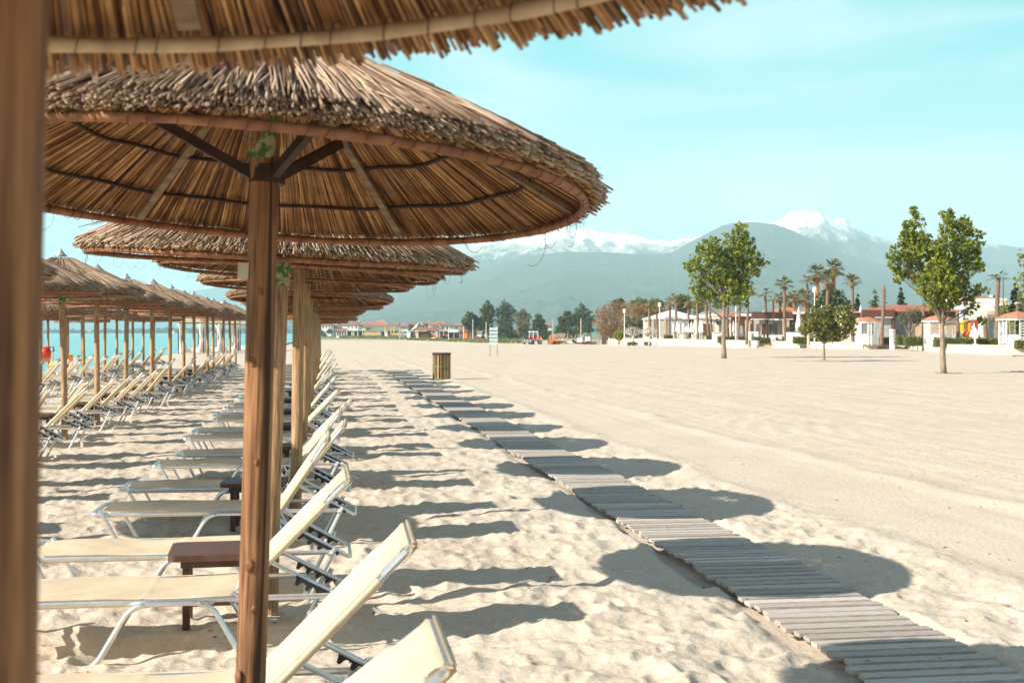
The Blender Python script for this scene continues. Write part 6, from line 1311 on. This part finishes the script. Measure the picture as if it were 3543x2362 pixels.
f = Far('beach_hut', 'brown hut with a long ridged roof and a pink striped wall', 'hut', 1488, 460); f.box('wall', 1446, 1524, 1143, None, 0, 5, TILEB); f.hip('roof', 1442, 1528, 1143, 1131, 0, 6, TILEB, .8, .4); f.box('striped_wall', 1492, 1516, 1144, None, -.2, -.02, mat('pink_stripes', (.35, .13, .10), (.62, .48, .42), 3, .8, (3, 1, .01), lo=.45, hi=.5)); f.box('window', 1497, 1502, 1147, 1152, -.3, -.21, BROWND); f.box('canopy', 1425, 1478, 1143.5, 1146, -2.2, -.25, TAN)
f.box('brush_screen', 1456, 1484, 1147, None, -1.4, -1.0, BROWN); f.box('gate', 1440, 1449, 1149, None, -1.8, -1.6, STONE)
f = Far('awning_stall', 'stall under a pale green and grey awning beside the pyramid hut', 'stall', 1555, 440); f.box('flat_awning', 1519, 1553, 1140, 1145, 0, 4, GREY)
m = MB(); A = [(f.X(1550), -1.5, f.H(1148)), (f.X(1592), -1.5, f.H(1147.5)), (f.X(1585), 2.5, f.H(1140)), (f.X(1560), 2.5, f.H(1140))]; m.add(A + [(a[0], a[1], a[2] - .12) for a in A], [(0, 1, 2, 3), (7, 6, 5, 4), (0, 4, 5, 1), (1, 5, 6, 2), (2, 6, 7, 3), (3, 7, 4, 0)]); m.build('sloped_awning', LBLUE, f.t)
for x0 in (1521, 1535, 1552, 1570, 1590): f.box('post', x0, x0 + 1.3, 1146.5, None, -1.2, -1.0, WHITE)
f.box('rear_wall', 1520, 1590, 1146, None, 3.6, 3.9, BROWND); f.box('red_counter', 1540, 1552, 1156, None, -1.4, -.8, RED)
f = Far('beach_hut', 'round brown hut with a tall pyramid roof and orange door', 'hut', 1622, 420); f.hip('roof', 1584, 1652, 1146, 1117, 0, 6.5, TILEB, .02, .1); f.box('wall', 1590, 1650, 1146, None, .3, 6.2, TILEB); f.box('door', 1603, 1617, 1148, None, .2, .29, ORG); f.box('shutters', 1620, 1649, 1148, 1163, .2, .29, BROWN)
f = Far('parked_boat', 'small upturned yellow boat lying in the grass before the brown hut', 'boat', 1502, 430); m = MB(); m.lathe([(.05, 0), (.35, .5), (.5, 1.1), (.35, 1.7), (.05, 2.2)], 10); o = m.build('hull', YEL, f.t, True); o.rotation_euler = (0, R(90), 0); o.location = (-1.1, 0, .55)
f = Far('white_tent', 'white tent beside the pyramid hut under the trees', 'tent', 1668, 400); f.box('wall', 1650, 1683, 1148, 1164, 0, 3, OFFW); f.box('roof', 1649, 1684, 1144.5, 1147.9, -.3, 3.3, WHITE); f.box('opening', 1668, 1674, 1150, 1164, -.1, -.01, BROWND)
for px, y0, l in ((1604, 1128, 'thin white pole in front of the pyramid hut'), (1636, 1106, 'tall white pole beyond the pyramid hut'), (1682, 1114, 'white pole beside the signpost trees'), (1552, 1130, 'thin white pole over the awning stall'), (1225, 1132, 'twin white pole in front of the dark kiosk')): tubepost('white_pole', l, 'pole', px, y0, 390 if px > 1400 else 600, .10, WHITE)
bush('round dark green bush in the grass before the stall', 1539, 1172, 22, 20, 5, LEAFD, 415, .5)

# ------------------------------------------------------------ curtained day beds by the water
def cabana(label, px, Z, w, rz):
    f = Far('cabana', label, 'cabana', px, Z, rz=rz, group='curtained canopies by the water'); h = 2.75; a = w / 2
    for x in (-a, a):
        for y in (-a, a): m = MB(); m.box((x, y, h / 2 - .1), (.07, .07, h + .2)); m.build('post', BLACK, f.t)
    m = MB()
    for s in (-1, 1): m.box((s * a, 0, h - .25), (.05, w, .05)); m.box((0, s * a, h - .25), (w, .05, .05))
    m.build('rail', BLACK, f.t)
    m = MB()
    for s in (-1, 1): m.box((s * (a + .03), 0, h), (.02, w + .1, .42)); m.box((0, s * (a + .03), h), (w + .04, .02, .42))
    m.build('valance', TAN, f.t)
    m = MB(); m.box((0, 0, h + .22), (w + .1, w + .1, .03)); m.build('canopy', CANV, f.t)
    for x in (-a, a):
        for y in (-a, a):
            m = MB(); r = random.Random(px + x + y); sx_ = -1 if x > 0 else 1; n = 12; vs = []
            P = [(0, h - .28, .30, .22), (.08, 1.9, .22, .16), (.02, 1.25, .07, .07), (.06, .9, .13, .12), (.16, .1, .30, .20)]
            for q, z, rx_, ry_ in P:
                for j in range(n): w_ = 6.2832 * j / n; k = 1 + .2 * math.cos(4 * w_ + z); vs.append((x + sx_ * (q + .12) + rx_ * k * math.cos(w_) * .8, y + ry_ * k * math.sin(w_), z))
            m.add(vs, [(i * n + j, i * n + (j + 1) % n, (i + 1) * n + (j + 1) % n, (i + 1) * n + j) for i in range(len(P) - 1) for j in range(n)]); m.build('curtain', CURT, f.t, True)
    m = MB(); m.box((0, 0, .25), (w * .8, w * .85, .35)); m.build('mattress', OFFW, f.t)
for i, (px, Z, l) in enumerate(((666, 106, 'curtained canopy with black posts, first from the camera at the water'), (732, 112, 'curtained canopy second from the camera at the water'), (790, 119, 'curtained canopy third from the camera at the water'), (832, 126, 'curtained canopy fourth from the camera at the water'))): cabana(l, px, Z, 2.0, .12)
# inflatables and toys left at the water's edge
def blob(name, label, px, py, w, h, mt, seed, Z, cat='inflatable'):
    s = Z / FN; x, y = at(px, Z); t = thing(name, label, cat, (x, y, gz(x, y)), -PSI); z0 = zof(py, Z) - gz(x, y); m = MB(); n = 16
    vs = []; fs = []
    for i in range(9):
        v = math.pi * i / 8
        for j in range(n):
            u = 6.2832 * j / n; q = 1 + .10 * math.sin(3 * u + seed) * math.sin(v) + .08 * math.sin(4 * v); vs.append((w * s / 2 * q * math.sin(v) * math.cos(u), w * s / 3 * q * math.sin(v) * math.sin(u), z0 + h * s / 2 * q * math.cos(v)))
    m.add(vs, [(i * n + j, i * n + (j + 1) % n, (i + 1) * n + (j + 1) % n, (i + 1) * n + j) for i in range(8) for j in range(n)]); return t, m
ZI = 44
t, m = blob('inflatable', 'big orange inflatable slumped between the parasol posts', 158, 1230, 34, 46, ORG, 1, ZI); m.build('body', ORG, t, True)
m = MB(); m.lathe([(.01, 0), (.16, .06), (.2, .2), (.14, .36), (.02, .42)], 12); o = m.build('head', RED, t, True); o.location = (.02, -.05, .82)
t, m = blob('inflatable', 'bright yellow inflatable lying below the sunbeds at the water', 182, 1262, 26, 20, YEL, 2, ZI - 1); m.build('body', YEL, t, True)
f = Far('toy_crate', 'orange plastic crate with a yellow rim between sunbeds', 'crate', 245, ZI + 1, rz=.3); f.box('body', 238, 251, 1228, 1250, 0, .3, ORG); f.box('rim', 237.5, 251.5, 1225.5, 1227.8, -.03, .33, YEL)
x, y = at(182, ZI + 4); t = thing('beach_toys', 'bunch of blue, yellow and white beach toys hung on a thin post', 'toys', (x, y, gz(x, y)), -PSI); zz = zof(1207, ZI + 4) - gz(x, y)
for k, (a, b, mt) in enumerate(((-.05, .04, BLUE), (.05, .05, YEL), (0, -.03, WHITE), (.08, -.04, BLUE), (-.07, -.03, LBLUE))): m = MB(); m.lathe([(.005, -.06), (.05, -.03), (.06, 0), (.05, .03), (.005, .06)], 10); o = m.build('ball', mt, t, True); o.location = (a, -.08 - .02 * k, zz + b)
m = MB(); m.tube([(0, 0, -.2), (0, 0, zz + .1)], .025, 6); m.build('post', TAN, t)
